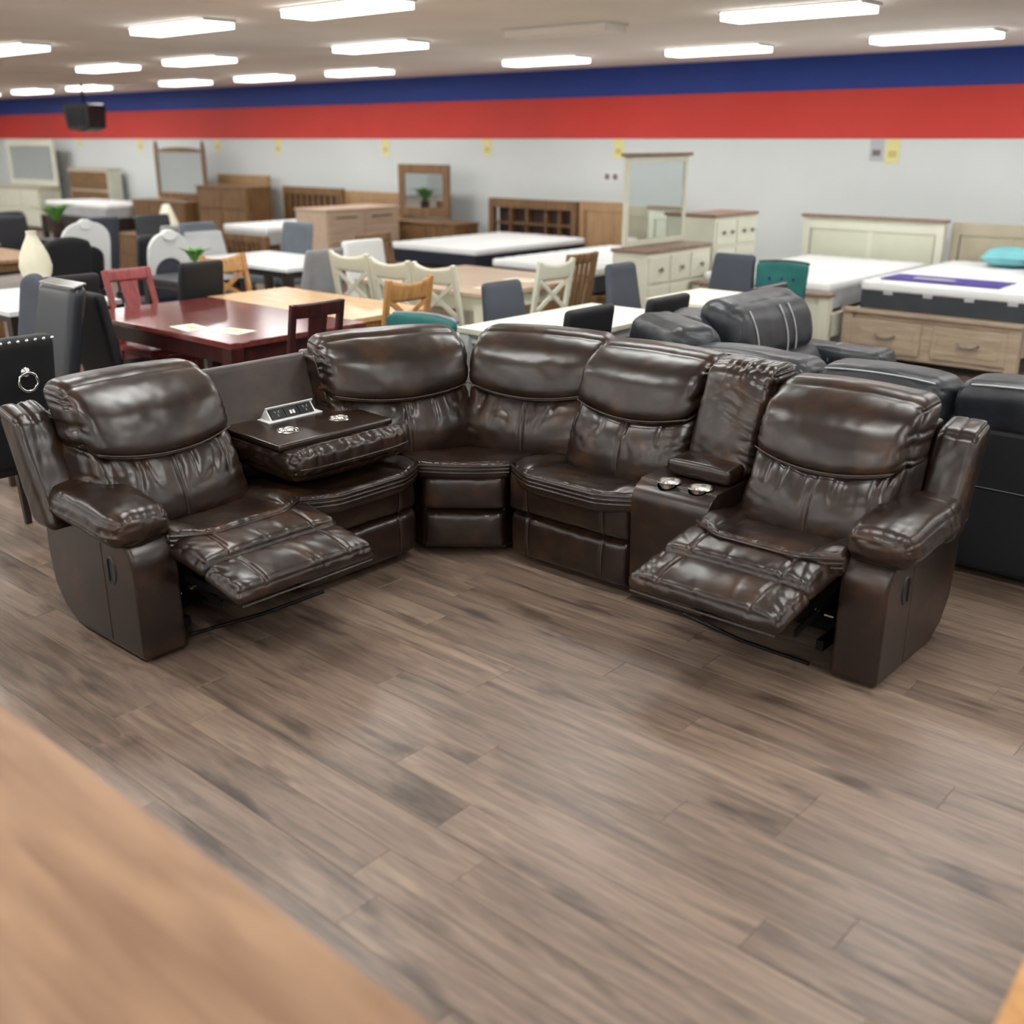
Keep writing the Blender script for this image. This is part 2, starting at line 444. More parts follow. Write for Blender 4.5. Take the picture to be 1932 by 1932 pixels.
vis = [
 (-3.9, 7.41, 'lit ceiling panel nearest the top right, cut by the top edge'),
 (-3.9, 9.95, 'rightmost lit ceiling panel, just above the blue band'),
 (-6.1, 10.0, 'second lit ceiling panel from the right along the blue band'),
 (-8.38, 10.05, 'third lit ceiling panel from the right along the blue band'),
 (-11.6, 10.05, 'fourth lit ceiling panel from the right along the blue band'),
 (-13.7, 10.05, 'fifth lit ceiling panel from the right along the blue band'),
 (-15.75, 10.05, 'sixth lit ceiling panel from the right along the blue band'),
 (-18.6, 9.95, 'small far lit ceiling panel above the hanging loudspeaker'),
 (-20.75, 9.97, 'smallest far lit ceiling panel left of the hanging loudspeaker'),
 (-8.29, 7.45, 'lit ceiling panel in the middle row, left of the unlit one'),
 (-11.28, 7.4, 'second lit ceiling panel of the middle row from the right'),
 (-13.25, 7.37, 'leftmost lit ceiling panel of the middle row'),
 (-6.08, 5.17, 'lit ceiling panel cut by the top edge left of centre'),
 (-8.08, 5.16, 'large lit ceiling panel at the upper left'),
 (-11.25, 5.25, 'lit ceiling panel cut by the left edge'),
]
for x, y, lb in vis: light_panel(x, y, lb)
light_panel(-5.97, 7.38, 'dark unlit ceiling panel near the top centre', 'unlit ceiling panels', lit=False)
# the hall's lamp grid goes on overhead and behind the camera
for y in (7.4, 5.17, 2.8, 0.4, -2.0, -3.9):
    for x in (-25.6, -22.8, -20.6, -18.4, -15.5, -13.3, -11.2, -8.2, -6.05, -3.9, -1.65, 0.6, 2.8):
        if abs(x + 15.5) < 0.1 and abs(y - 7.4) < 0.1: continue
        if any(abs(x - a) < 1 and abs(y - b) < 1 for a, b, _ in vis) or (abs(x + 6) < 1 and abs(y - 7.4) < 1): continue
        light_panel(x, y, 'lit ceiling panel of the lamp grid outside the picture', 'lamp grid outside the picture')
for x in (-25.6, -23.0, -1.65, 0.6, 2.8):
    light_panel(x, 10.0, 'lit ceiling panel of the lamp grid outside the picture', 'lamp grid outside the picture')

# ------------------------------------------------------------------ brown sectional sofa
ROOT = Vector((-3.3, 3.4, 0))
SOFA = empty('sectional_sofa', ROOT)
tag(SOFA, 'brown leather reclining corner sofa with footrests out, cup holders and fold-down table', 'sofa')
def fr(ox, oy, ang):
    m = Matrix.Translation(Vector((ox, oy, 0)) - ROOT) @ Matrix.Rotation(ang, 4, 'Z')
    return m
FR = fr(0, 3.345, 0)                      # right wing: x = world X, y to the back
FLW = fr(-3.36, 0, math.pi / 2)          # left wing: x = world Y, y to the back (-X)
LE = M['leather']
def xf(frame, p): return frame @ Vector(p)

def tube_part(name, frame, pts_list, r, mat, parent, seg=6):
    mb = MB()
    for pts in pts_list: mb.tube([xf(frame, p) for p in pts], r, seg)
    return mb.build(name, mat, parent, smooth=True)

def und(seed, amp, sx=3.0, sz=3.0):
    return lambda A, B, C, P: amp * (fbm(A * sx + seed, C * sz + B * 1.7 + seed * 2.3) - 0.5) * 2

def back_unit(frame, x0, x1, yb, slope, ztop=0.965, seed=0.0, seam=True, sc=1.0, gather=(1, 1)):
    """a lumbar cushion under a head pillow; frame-local, front is -y"""
    w = x1 - x0; cx = (x0 + x1) / 2
    yf = lambda z: yb + slope * (z - 0.46)
    def sh(P):
        P[:, 1] += slope * P[:, 2]; return P
    # lumbar
    zc, hh = 0.575, 0.185
    def warp(P, A, B, C):
        f = (1 - B) / 2
        P[:, 1] -= f * 0.095 * np.clip(1 - A ** 4, 0, 1) ** 0.5 * np.clip(1 - C ** 2, 0, 1) ** 0.6
        if seam: P[:, 1] += f * 0.016 * np.exp(-(A / 0.022) ** 2) * np.clip(1 - C ** 2, 0, 1)
        P[:, 2] -= (C + 1) / 2 * 0.03 * (1 - A ** 2)
        P[:, 0] *= 1 + 0.02 * (1 - C)
        return sh(P)
    def wr(A, B, C, P):
        f = sstep(0.6, -0.4, B)
        top = sstep(-0.35, 0.6, C) * ridge(A * 6.5 + seed + 0.9 * vnoise(A * 3 + seed, C * 2), C * 0.8 + seed) ** 1.4
        sl = np.exp(-(1 + A) / 0.22) * ridge(C * 5.0 + seed * 3 + 1.4 * A, A * 1.2 + seed) * gather[0]
        sr = np.exp(-(1 - A) / 0.22) * ridge(C * 5.0 + seed * 5 - 1.4 * A, A * 1.2 + seed + 5) * gather[1]
        bot = np.exp(-(1 + C) / 0.2) * ridge(A * 6 + seed * 7, C)
        return f * (-0.011 * top - 0.012 * (sl + sr) - 0.004 * bot + 0.007 * (fbm(A * 3 + seed, C * 2.2 + seed) - 0.5))
    lum = soft('lumbar_cushion', LE, SOFA, (w / 2, 0.10, hh), 0.06, (96, 10, 48), warp, wr, frame, (cx, yf(zc) + 0.10, zc))
    if seam:
        pts = []
        for k in range(9):
            c = -0.7 + 1.35 * k / 8
            bul = 0.095 * max(0, 1 - c * c) ** 0.6 - 0.016 * (1 - c * c)
            z = c * hh - (c + 1) / 2 * 0.03
            pts.append((cx, yf(zc) - bul + slope * z - 0.001, zc + z))
        tube_part('center_seam', frame, [pts], 0.0022, M['stitch'], lum)
    # head pillow
    hz = 0.135; pz = ztop - hz
    def warp2(P, A, B, C):
        f = (1 - B) / 2; a2 = 1 - A ** 2
        P[:, 1] -= f * 0.075 * np.clip(a2, 0, 1) ** 0.35 * np.clip(1 - C ** 2, 0, 1) ** 0.55
        P[:, 1] -= f * 0.028 * np.clip((1 - C) / 2, 0, 1) ** 1.5 * np.clip(a2, 0, 1) ** 0.5
        P[:, 2] -= (1 - C) / 2 * 0.058 * a2
        P[:, 2] += (C + 1) / 2 * 0.014 * a2
        P[:, 1] += 0.035 * sstep(0.2, 1.0, C)
        P[:, 1] += 0.014 * f * np.exp(-((C + 0.78) / 0.045) ** 2)
        return sh(P)
    def wr2(A, B, C, P):
        f = sstep(0.9, -0.2, B)
        el = np.exp(-(1 + A) / 0.085) * ridge(C * 4.2 + seed * 3, A * 2 + seed) * gather[0]
        er = np.exp(-(1 - A) / 0.085) * ridge(C * 4.2 + seed * 4, A * 2 + seed) * gather[1]
        bt = np.exp(-(1 + C) / 0.12) * ridge(A * 11 + seed, C * 2)
        return f * (-0.016 * (el + er) - 0.005 * bt + 0.009 * (fbm(A * 2.2 + seed, C * 1.6 + seed) - 0.5))
    pil = soft('head_pillow', LE, SOFA, (w / 2 + 0.004, 0.105, hz), 0.075, (96, 12, 40), warp2, wr2, frame, (cx, yf(pz) + 0.075, pz))
    pts = []
    for k in range(25):
        a = -0.88 + 1.76 * k / 24; c = -0.70; a2 = 1 - a * a
        z = c * hz - (1 - c) / 2 * 0.058 * a2 + (c + 1) / 2 * 0.014 * a2
        y = -0.105 - 0.075 * a2 ** 0.35 * (1 - c * c) ** 0.55 - 0.028 * ((1 - c) / 2) ** 1.5 * a2 ** 0.5 + slope * z
        pts.append((cx + a * (w / 2), yf(pz) + 0.075 + y + 0.003, pz + z))
    tube_part('piping', frame, [pts], 0.0028, M['stitch'], pil)
    return lum, pil

def seat_cushion(frame, x0, x1, yfront=-0.07, yback=0.40, z=0.462, seed=0.0, bow=0.05, drop=0.045, bolster=0.022):
    w = x1 - x0; cx = (x0 + x1) / 2; hd = (yback - yfront) / 2; hz = 0.042
    def lipy(A): return -bow * (1 - np.clip((np.abs(A) - 0.5) / 0.5, 0, 1) ** 1.3)
    def warp(P, A, B, C):
        fr_ = (1 - B) / 2
        P[:, 1] += fr_ * (lipy(A) + bow)
        P[:, 2] += bolster * sstep(0.50, 0.80, np.abs(A)) * (C + 1) / 2 * sstep(-1.0, -0.5, B) - drop * (B + 1) / 2
        P[:, 2] -= 0.010 * np.exp(-((np.abs(A) - 0.62) / 0.02) ** 2) * (C > 0.5) * sstep(-0.95, -0.7, B)
        P[:, 2] -= 0.012 * (1 - np.abs(A) ** 3) * (C < 0) * fr_
        return P
    def wr(A, B, C, P):
        t = sstep(0.0, 0.8, C)
        fg = np.exp(-(1 + B) / 0.16) * ridge(A * 22 + seed, B * 2 + seed)
        sg = np.exp(-(1 - np.abs(A)) / 0.1) * ridge(B * 6 + seed * 2, A)
        return t * (-0.006 * fg - 0.006 * sg + 0.010 * (fbm(A * 2.4 + seed, B * 2.0 + seed) - 0.5))
    s = soft('seat_cushion', LE, SOFA, (w / 2, hd, hz), 0.026, (84, 40, 8), warp, wr, frame, (cx, yfront + hd, z - hz))
    lines = []
    for zo in (-0.012, -0.030, -0.048):
        pts = []
        for k in range(33):
            a = -0.985 + 1.97 * k / 32
            pts.append((cx + a * w / 2, yfront + lipy(a) + bow - 0.001, z + zo - 0.004 * (1 - abs(a) ** 3) - 0.001))
        lines.append(pts)
    tube_part('piping', frame, lines, 0.0058, LE, s)
    return s

def front_panel(frame, x0, x1, z0, z1, y, seed=0.0, seams=(-0.62, 0.62), name='front_panel', bulge=0.028):
    w = x1 - x0; cx = (x0 + x1) / 2; zc = (z0 + z1) / 2; hz = (z1 - z0) / 2
    def warp(P, A, B, C):
        f = (1 - B) / 2
        P[:, 1] -= f * bulge * np.clip(1 - A ** 6, 0, 1) * np.clip(1 - C ** 2, 0, 1) ** 0.5
        for s in seams: P[:, 1] += f * 0.008 * np.exp(-((A - s) / 0.016) ** 2)
        return P
    def wr(A, B, C, P):
        f = sstep(0.4, -0.4, B)
        tp = np.exp(-(1 - C) / 0.25) * ridge(A * 12 + seed, C + seed)
        return f * (-0.005 * tp + 0.007 * (fbm(A * 2.5 + seed, C * 1.5 + seed) - 0.5))
    o = soft(name, LE, SOFA, (w / 2, 0.05, hz), 0.035, (72, 6, 22), warp, wr, frame, (cx, y + 0.05, zc))
    if seams:
        L = []
        for s in seams:
            L.append([(cx + s * w / 2, y - bulge * max(0, 1 - c * c) ** 0.5 + 0.004, zc + c * hz) for c in [-0.9 + 1.8 * k / 8 for k in range(9)]])
        for q in L: tube_part('seam', frame, [q], 0.0018, M['stitch'], o)
    return o

def footrest(frame, x0, x1, seed=0.0):
    """two padded panels swung out in front of the seat"""
    w = x1 - x0; cx = (x0 + x1) / 2
    def pad(name, ya, za, yb_, zb, th, n, sd):
        yc, zc = (ya + yb_) / 2, (za + zb) / 2; hl = math.hypot(ya - yb_, za - zb) / 2
        tilt = math.atan2(za - zb, ya - yb_)
        F = frame @ Matrix.Translation((cx, yc, zc)) @ Matrix.Rotation(tilt, 4, 'X')
        def warp(P, A, B, C):
            t = (C + 1) / 2
            P[:, 2] += t * 0.022 * np.clip(1 - B ** 2, 0, 1) ** 0.6 * np.clip(1 - A ** 6, 0, 1)
            for s in (-0.60, 0.60): P[:, 2] -= t * 0.009 * np.exp(-((A - s) / 0.018) ** 2)
            return P
        def wr(A, B, C, P):
            t = sstep(-0.2, 0.7, C)
            e = (0.35 + 0.65 * np.exp(-(1 - np.abs(B)) / 0.4)) * ridge(A * 6.5 + sd + 0.5 * B, B * 0.35 + sd)
            s_ = np.exp(-(1 - np.abs(A)) / 0.25) * ridge(B * 2.5 + A * 5 + sd * 2, A * 2 + sd)
            return t * (-0.007 * e - 0.008 * s_ + 0.005 * (fbm(A * 2 + sd, B * 1 + sd) - 0.5))
        o = soft(name, LE, SOFA, (w / 2, hl, th / 2), th * 0.48, n, warp, wr, F)
        L = [[(s * w / 2, b * hl, th / 2 + 0.022 * max(0, 1 - b * b) ** 0.6 - 0.007) for b in [-0.92 + 1.84 * k / 8 for k in range(9)]] for s in (-0.60, 0.60)]
        for q in L: tube_part('seam', F, [q], 0.0022, M['stitch'], o)
        return o
    pad('footrest_inner_pad', 0.03, 0.412, -0.200, 0.382, 0.075, (84, 30, 8), seed)
    p = pad('footrest_outer_pad', -0.190, 0.374, -0.412, 0.332, 0.065, (84, 30, 8), seed + 3)
    mb = MB()
    F = frame
    mb.tube([xf(F, (x0 + 0.02, -0.407, 0.303)), xf(F, (cx, -0.409, 0.303)), xf(F, (x1 - 0.02, -0.407, 0.303))], 0.004)
    mb.build('edge_welt', LE, p, smooth=True)
    # steel linkage and lining below
    mb = MB()
    mb.box((cx, -0.18, 0.336), (w - 0.12, 0.34, 0.010), rx=0.2)
    mb.bm.transform(frame)
    mb.build('footrest_board', M['blackcloth'], SOFA)
    for sx in (x0 + 0.05, x1 - 0.05):
        mb = MB()
        mb.bar((sx, 0.22, 0.20), (sx, -0.05, 0.27), 0.008, 0.03).bar((sx + 0.012, 0.22, 0.30), (sx + 0.012, -0.22, 0.24), 0.008, 0.028)
        mb.bar((sx - 0.012, -0.02, 0.30), (sx - 0.012, -0.30, 0.31), 0.008, 0.028).bar((sx, -0.05, 0.27), (sx, -0.33, 0.32), 0.008, 0.025)
        mb.bar((sx, 0.5, 0.10), (sx, 0.02, 0.10), 0.03, 0.04)
        mb.bm.transform(frame)
        mc = mb.build('recline_linkage', M['blackmetal'], SOFA, 0.002)
        for (yy, zz) in ((-0.05, 0.27), (0.08, 0.20)):
            mb = MB(); mb.tube([(sx - 0.018, yy, zz), (sx + 0.018, yy, zz)], 0.007, 10)
            mb.bm.transform(frame)
            mb.build('rivet', M['chrome'], mc, smooth=True)
    mb = MB(); mb.tube([(x0 + 0.02, -0.03, 0.075), (cx, -0.09, 0.078), (x1 - 0.03, -0.10, 0.080)], 0.008, 8)
    mb.bm.transform(frame); mb.build('cross_bar', M['blackmetal'], SOFA, smooth=True)
    mb = MB(); mb.box((cx, 0.30, 0.22), (w - 0.02, 0.02, 0.38)); mb.bm.transform(frame)
    mb.build('lining', M['blackcloth'], SOFA)

def arm(frame, xo, xi, side, seed):
    """xo outer face, xi inner face; side = sign from inner to outer"""
    t = abs(xo - xi)
    prof = [(0.000, 0.010), (0.50, 0.010), (0.60, 0.06), (0.665, 0.15), (0.685, 0.30), (0.675, 0.47)]
    prof += [(0.14 - 0.135 * math.sin(a) , 0.355 + 0.135 * math.cos(a)) for a in [math.pi / 2 * k / 7 for k in range(8)]]
    mb = MB(); mb.prism(prof, min(xo, xi), max(xo, xi)); mb.bm.transform(frame)
    body = mb.build('armrest_body', LE, SOFA, 0.018, 3, smooth=True)
    ox = xo + side * 0.0005
    tube_part('seam', frame, [[(ox, 0.235, 0.03 + 0.40 * k / 6) for k in range(7)]], 0.0018, M['stitch'], body)
    tube_part('seam', frame, [[(ox - side * 0.004, 0.016, 0.04), (ox - side * 0.004, 0.012, 0.30), (ox - side * 0.004, 0.035, 0.39), (ox - side * 0.004, 0.085, 0.445)]], 0.0018, M['stitch'], body)
    # pull handle let into the outer face
    mb = MB(); mb.lathe([(0.030, -0.006), (0.036, 0.0), (0.034, 0.004), (0.026, 0.004)], seg=20)
    Hm = frame @ Matrix.Translation((xo, 0.175, 0.335)) @ Matrix.Rotation(side * math.pi / 2, 4, 'Y') @ Matrix.Diagonal((1.6, 1.0, 1, 1))
    mb.bm.transform(Hm); hb = mb.build('recline_handle', M['black_plastic'], body, smooth=True)
    mb = MB(); mb.box((0.0, 0.012, 0.004), (0.055, 0.010, 0.010)); mb.bm.transform(Hm)
    mb.build('pull', M['steel_dark'], body, 0.003)
    # padded arm top
    xc = (xo + xi) / 2 + side * 0.022
    def warp(P, A, B, C):
        f = (1 - B) / 2
        P[:, 0] *= 1 - 0.22 * sstep(0.2, 1, B) - 0.12 * sstep(-0.7, -1.0, B)
        P[:, 2] += (C + 1) / 2 * (0.028 * np.clip(1 - A ** 2, 0, 1) ** 0.6 * np.clip(1 - (B * 0.9) ** 4, 0, 1))
        P[:, 2] -= 0.022 * sstep(-0.1, -1.0, B) + 0.012 * sstep(0.3, 1.0, B)
        P[:, 2] -= 0.012 * sstep(0.3, -0.7, B) * (C < 0) * (1 - np.abs(A))
        P[:, 0] += side * 0.006 * np.exp(-((C + 0.15) / 0.15) ** 2) * (A * side > 0.6)
        return P
    def wr(A, B, C, P):
        g = ridge(B * 9 + seed, C * 1.2 + A + seed) * np.exp(-np.abs(C - 0.2) / 0.6) * sstep(0.2, 0.85, np.abs(A))
        e = np.exp(-(1 + B) / 0.3) * ridge(A * 4 + seed, C * 3)
        ln = np.exp(-((B - 0.25) / 0.02) ** 2) * (C > 0)
        return -0.007 * g - 0.005 * e - 0.004 * ln + 0.007 * (fbm(A * 2 + seed, B * 3 + seed) - 0.5)
    pad = soft('arm_pad', LE, SOFA, (0.138, 0.310, 0.055), 0.052, (32, 72, 20), warp, wr, frame, (xc, 0.330, 0.533))
    pts = [(xc + side * (0.135 * (1 - 0.22 * min(1, max(0, (b - 0.2) / 0.8)) - 0.12 * max(0, (-0.7 - b) / 0.3)) + 0.001), 0.330 + b * 0.300, 0.518 - 0.022 * float(sstep(-0.1, -1.0, b)) - 0.012 * float(sstep(0.3, 1.0, b))) for b in [-0.9 + 1.75 * k / 20 for k in range(21)]]
    tube_part('piping', frame, [pts], 0.003, M['stitch'], pad)
    return body

def wing(frame, xo, xi, yb, slope, ztop, seed):
    """padded side wing of the back, above the arm"""
    w = abs(xo - xi); cx = (xo + xi) / 2; z0 = 0.44; zc = (z0 + ztop) / 2
    def warp(P, A, B, C):
        P[:, 1] += slope * P[:, 2]; P[:, 2] += 0.02 * (B) * (C + 1) / 2
        return P
    def wr(A, B, C, P):
        tp = np.exp(-(1 - C) / 0.18) * ridge(A * 3.5 + seed, C * 2)
        return -0.009 * tp + 0.007 * (fbm(A * 1.2 + seed, C * 2.6 + B + seed) - 0.5)
    o = soft('back_wing', LE, SOFA, (w / 2, 0.075, (ztop - z0) / 2), 0.035, (24, 14, 44), warp, wr, frame, (cx, yb + slope * (zc - 0.46) + 0.075, zc))
    sd = 1 if xo > xi else -1
    pts = [(xo - sd * 0.010, yb + slope * (z - 0.46) + 0.137, z) for z in [z0 + 0.03 + (ztop - z0 - 0.07) * k / 8 for k in range(9)]]
    tube_part('piping', frame, [pts], 0.004, LE, o)
    return o

def shell(frame, x0, x1, y0, slope, ztop, zb=0.03):
    prof = [(y0, zb), (y0 + 0.30, zb), (y0 + 0.33, 0.30), (y0 + 0.09 + slope * (ztop - 0.46), ztop), (y0 + slope * (ztop - 0.46), ztop), (y0, 0.46)]
    mb = MB(); mb.prism(prof, x0, x1); mb.bm.transform(frame)
    return mb.build('back_shell', LE, SOFA, 0.02, 3, smooth=True)

def drill(o, frame, x, y, z, r):
    """sink a round hole into o"""
    mb = MB().lathe([(r, -0.05), (r, 0.05)], seg=28); mb.bm.transform(frame @ Matrix.Translation((x, y, z)))
    c = mb.build('cutter', None, None)
    c.location = ROOT
    md = o.modifiers.new('hole', 'BOOLEAN'); md.object = c; md.operation = 'DIFFERENCE'; md.solver = 'EXACT'
    bpy.context.view_layer.update()
    me = bpy.data.meshes.new_from_object(o.evaluated_get(bpy.context.evaluated_depsgraph_get()))
    o.modifiers.clear(); old = o.data; o.data = me
    bpy.data.objects.remove(c); bpy.data.meshes.remove(old)

def cup(frame, x, y, z, r=0.043, d=0.024):
    mb = MB()
    mb.lathe([(r * 0.72, -d - 0.002), (r * 0.78, -d), (r * 0.84, 0.000), (r * 1.0, 0.0015), (r * 1.04, 0.004), (r * 0.96, 0.006), (r * 0.88, 0.004), (r * 0.80, -d + 0.004), (r * 0.4, -d + 0.002)], seg=24)
    mb.bm.transform(frame @ Matrix.Translation((x, y, z)))
    return mb

# right wing: armless seat, console, recliner, arm
XA0, XA1, XC1, XR1, XO = -3.03, -2.37, -2.0, -1.425, -1.245
seat_cushion(FR, XA0 - 0.02, XA1 + 0.02, 0.015, 0.46, 0.470, seed=1.1, bow=0.085)
front_panel(FR, XA0 - 0.03, XA1 - 0.005, 0.245, 0.440, 0.085, 2.2)
front_panel(FR, XA0 - 0.02, XA1 - 0.010, 0.035, 0.250, 0.085, 3.3)
back_unit(FR, -2.965, -2.30, 0.385, 0.35, 0.968, seed=4.4)
shell(FR, -2.96, -2.30, 0.55, 0.30, 0.90)
# console
prof = [(0.075, 0.03), (0.60, 0.03), (0.60, 0.50), (0.40, 0.545), (0.13, 0.535)] + [(0.15 - 0.085 * math.sin(a), 0.445 + 0.085 * math.cos(a)) for a in [math.pi / 2 * k / 6 for k in range(1, 7)]]
mb = MB(); mb.prism(prof, XA1 + 0.005, XC1 - 0.005); mb.bm.transform(FR)
CON = mb.build('console_body', LE, SOFA, 0.012, 3, smooth=True)
for cxx, cyy in ((-2.235, 0.115), (-2.095, 0.125)):
    drill(CON, FR, cxx, cyy + 0.03, 0.538, 0.048)
    cup(FR, cxx, cyy + 0.03, 0.538, 0.05).build('cup_holder', M['chrome'], CON, smooth=True)
def lidwarp(P, A, B, C):
    P[:, 2] += (C + 1) / 2 * 0.012 * (1 - A ** 2) * (1 - B ** 2); return P
lid = soft('console_lid', LE, CON, (0.150, 0.150, 0.033), 0.022, (30, 30, 8), lidwarp, lambda A, B, C, P: -0.005 * np.exp(-(1 - np.abs(A)) / 0.1) * ridge(B * 6, A) + 0.004 * (fbm(A * 3, B * 3) - .5), FR, (-2.155, 0.365, 0.577))
def cbwarp(P, A, B, C):
    f = (1 - B) / 2
    P[:, 1] -= f * 0.06 * np.clip(1 - A ** 2, 0, 1) ** 0.5 * np.clip(1 - C ** 2, 0, 1) ** 0.4
    P[:, 1] += 0.36 * P[:, 2]; P[:, 0] += 0.02 * C * 0
    return P
def cbwr(A, B, C, P):
    f = sstep(0.9, -0.3, B)
    top = np.exp(-(1 - C) / 0.16) * ridge(A * 7 + 3, C + 2)
    r_ = np.exp(-(1 - A) / 0.55) * ridge(C * 7.5 + 2.2 * A, A * 0.8 + 3); l_ = np.exp(-(1 + A) / 0.2) * ridge(C * 8 + 9, A)
    return f * (-0.012 * top - 0.012 * r_ - 0.006 * l_ + 0.008 * (fbm(A * 2 + 8, C * 3) - .5))
soft('console_back_cushion', LE, SOFA, (0.170, 0.09, 0.222), 0.05, (44, 10, 84), cbwarp, cbwr, FR, (-2.135, 0.515, 0.765))
shell(FR, -2.29, -1.99, 0.55, 0.30, 0.88)
# right recliner
seat_cushion(FR, XC1 - 0.01, XR1 + 0.02, -0.085, 0.36, 0.480, seed=5.5, bow=0.085, drop=0.05)
footrest(FR, XC1 - 0.045, XR1 + 0.0, 6.6)
back_unit(FR, XC1 + 0.015, XR1 + 0.075, 0.26, 0.44, 0.950, seed=7.7)
shell(FR, XC1 + 0.01, XR1 + 0.05, 0.47, 0.42, 0.84)
wing(FR, -1.197, -1.36, 0.43, 0.42, 0.845, 8.8)
arm(FR, XO, XR1 + 0.005, 1, 9.9)

# left wing: arm, recliner, fold-down table seat
SO, SI, SD0, SD1 = 1.745, 1.925, 2.50, 3.15
arm(FLW, SO, SI, -1, 11.1)
wing(FLW, 1.657, 1.82, 0.44, 0.42, 0.875, 12.2)
seat_cushion(FLW, SI - 0.02, SD0 + 0.01, -0.06, 0.36, 0.475, seed=13.3, bow=0.085, drop=0.05)
footrest(FLW, SI - 0.03, SD0 + 0.035, 14.4)
back_unit(FLW, SI - 0.125, SD0 - 0.035, 0.31, 0.42, 0.965, seed=15.5)
shell(FLW, SI - 0.09, SD0 - 0.03, 0.49, 0.42, 0.84)
seat_cushion(FLW, SD0 - 0.01, SD1 + 0.05, -0.045, 0.46, 0.462, seed=16.6, bow=0.085)
front_panel(FLW, SD0 + 0.0, SD1 + 0.02, 0.245, 0.435, 0.028, 17.7)
front_panel(FLW, SD0 + 0.0, SD1 + 0.02, 0.035, 0.250, 0.028, 18.8)
# recess board behind the fold-down table
def bw(P, A, B, C):
    P[:, 1] += 0.30 * P[:, 2]; return P
brd = soft('recess_board', M['leather_board'], SOFA, (0.275, 0.03, 0.20), 0.012, (30, 4, 24), bw, lambda A, B, C, P: 0.003 * (fbm(A * 2, C * 2) - .5), FLW, (2.765, 0.590, 0.705))
sidep = soft('recess_side_pad', LE, SOFA, (0.035, 0.075, 0.235), 0.025, (12, 10, 40), bw, lambda A, B, C, P: -0.010 * ridge(C * 3 + A * 2, B * 2 + 4), FLW, (3.065, 0.545, 0.67))
shell(FLW, SD0 - 0.02, SD1 - 0.05, 0.60, 0.30, 0.83)
# fold-down table
TF = FLW @ Matrix.Translation((2.825, 0.345, 0.650)) @ Matrix.Rotation(math.radians(2.0), 4, 'X')
TB = soft('fold_down_table', LE, SOFA, (0.315, 0.205, 0.014), 0.010, (40, 30, 4), None, lambda A, B, C, P: 0.0025 * (fbm(A * 3, B * 2) - .5), TF)
def tcw(P, A, B, C):
    P[:, 2] -= (1 - C) / 2 * 0.045 * np.clip(1 - A ** 2, 0, 1) ** 0.5 * np.clip(1 - B ** 2, 0, 1) ** 0.5
    P[:, 2] += 0.035 * sstep(-0.72, -0.95, B) * (C > 0) * np.clip(1 - A ** 8, 0, 1)
    P[:, 1] -= 0.03 * np.clip(1 - A ** 4, 0, 1) * (1 - B) / 2 * np.clip(1 - C ** 2, 0, 1)
    return P
def tcwr(A, B, C, P):
    fr_ = np.exp(-(1 + B) / 0.18) * ridge(A * 13 + 3, C * 1.0 + 2)
    sd = np.exp(-(1 - np.abs(A)) / 0.14) * ridge(B * 8 + 5, C * 1.4)
    return -0.008 * fr_ - 0.008 * sd + 0.006 * (fbm(A * 3, B * 3 + C) - .5)
tc_ = soft('table_cushion', LE, SOFA, (0.325, 0.270, 0.056), 0.05, (80, 60, 16), tcw, tcwr, TF, (0, -0.045, -0.066))
tube_part('piping', TF, [[(a * 0.315, -0.045 - 0.270 - 0.03 * (1 - a ** 4) - 0.001, -0.066) for a in [-0.95 + 1.9 * k / 20 for k in range(21)]]], 0.004, LE, tc_)
for cxx in (-0.145, 0.135):
    drill(TB, TF, cxx, -0.045, 0.012, 0.046)
    cup(TF, cxx, -0.045, 0.012, 0.048, 0.014).build('cup_holder', M['chrome'], TB, smooth=True)
mb = MB().box((0.0, 0.130, 0.017), (0.30, 0.085, 0.006)); mb.bm.transform(TF)
mb.build('outlet_plate', M['white_plastic'], TB, 0.002)
mb = MB().prism([(0.105, 0.020), (0.165, 0.020), (0.142, 0.062)], -0.125, -0.118).prism([(0.105, 0.020), (0.165, 0.020), (0.142, 0.062)], 0.118, 0.125)
mb.box((0, 0.1535, 0.046), (0.26, 0.004, 0.064), rx=math.radians(34.6)); mb.bm.transform(TF)
mb.build('outlet_flap', M['white_plastic'], TB)
fa = math.atan2(0.042, 0.037)
PF = TF @ Matrix.Translation((0, 0.1235, 0.041)) @ Matrix.Rotation(fa, 4, 'X')
mb = MB()
for k in (-1, 0, 1): mb.box((k * 0.078, 0, 0.001), (0.074, 0.050, 0.006))
mb.bm.transform(PF); mb.build('socket_panel', M['black_plastic'], TB, 0.001)
mb = MB()
for k in (-1, 1):
    mb.box((k * 0.078 - 0.010, 0.008, 0.0045), (0.004, 0.012, 0.002), rz=0.5).box((k * 0.078 + 0.010, 0.008, 0.0045), (0.004, 0.012, 0.002), rz=-0.5).box((k * 0.078, -0.010, 0.0045), (0.004, 0.012, 0.002))
mb.bm.transform(PF); mb.build('socket_slot', M['greyedge'], TB)
mb = MB().box((-0.008, -0.006, 0.005), (0.010, 0.018, 0.004)).box((0.008, -0.006, 0.005), (0.010, 0.018, 0.004)); mb.bm.transform(PF)
mb.build('charging_port', M['white_plastic'], TB)

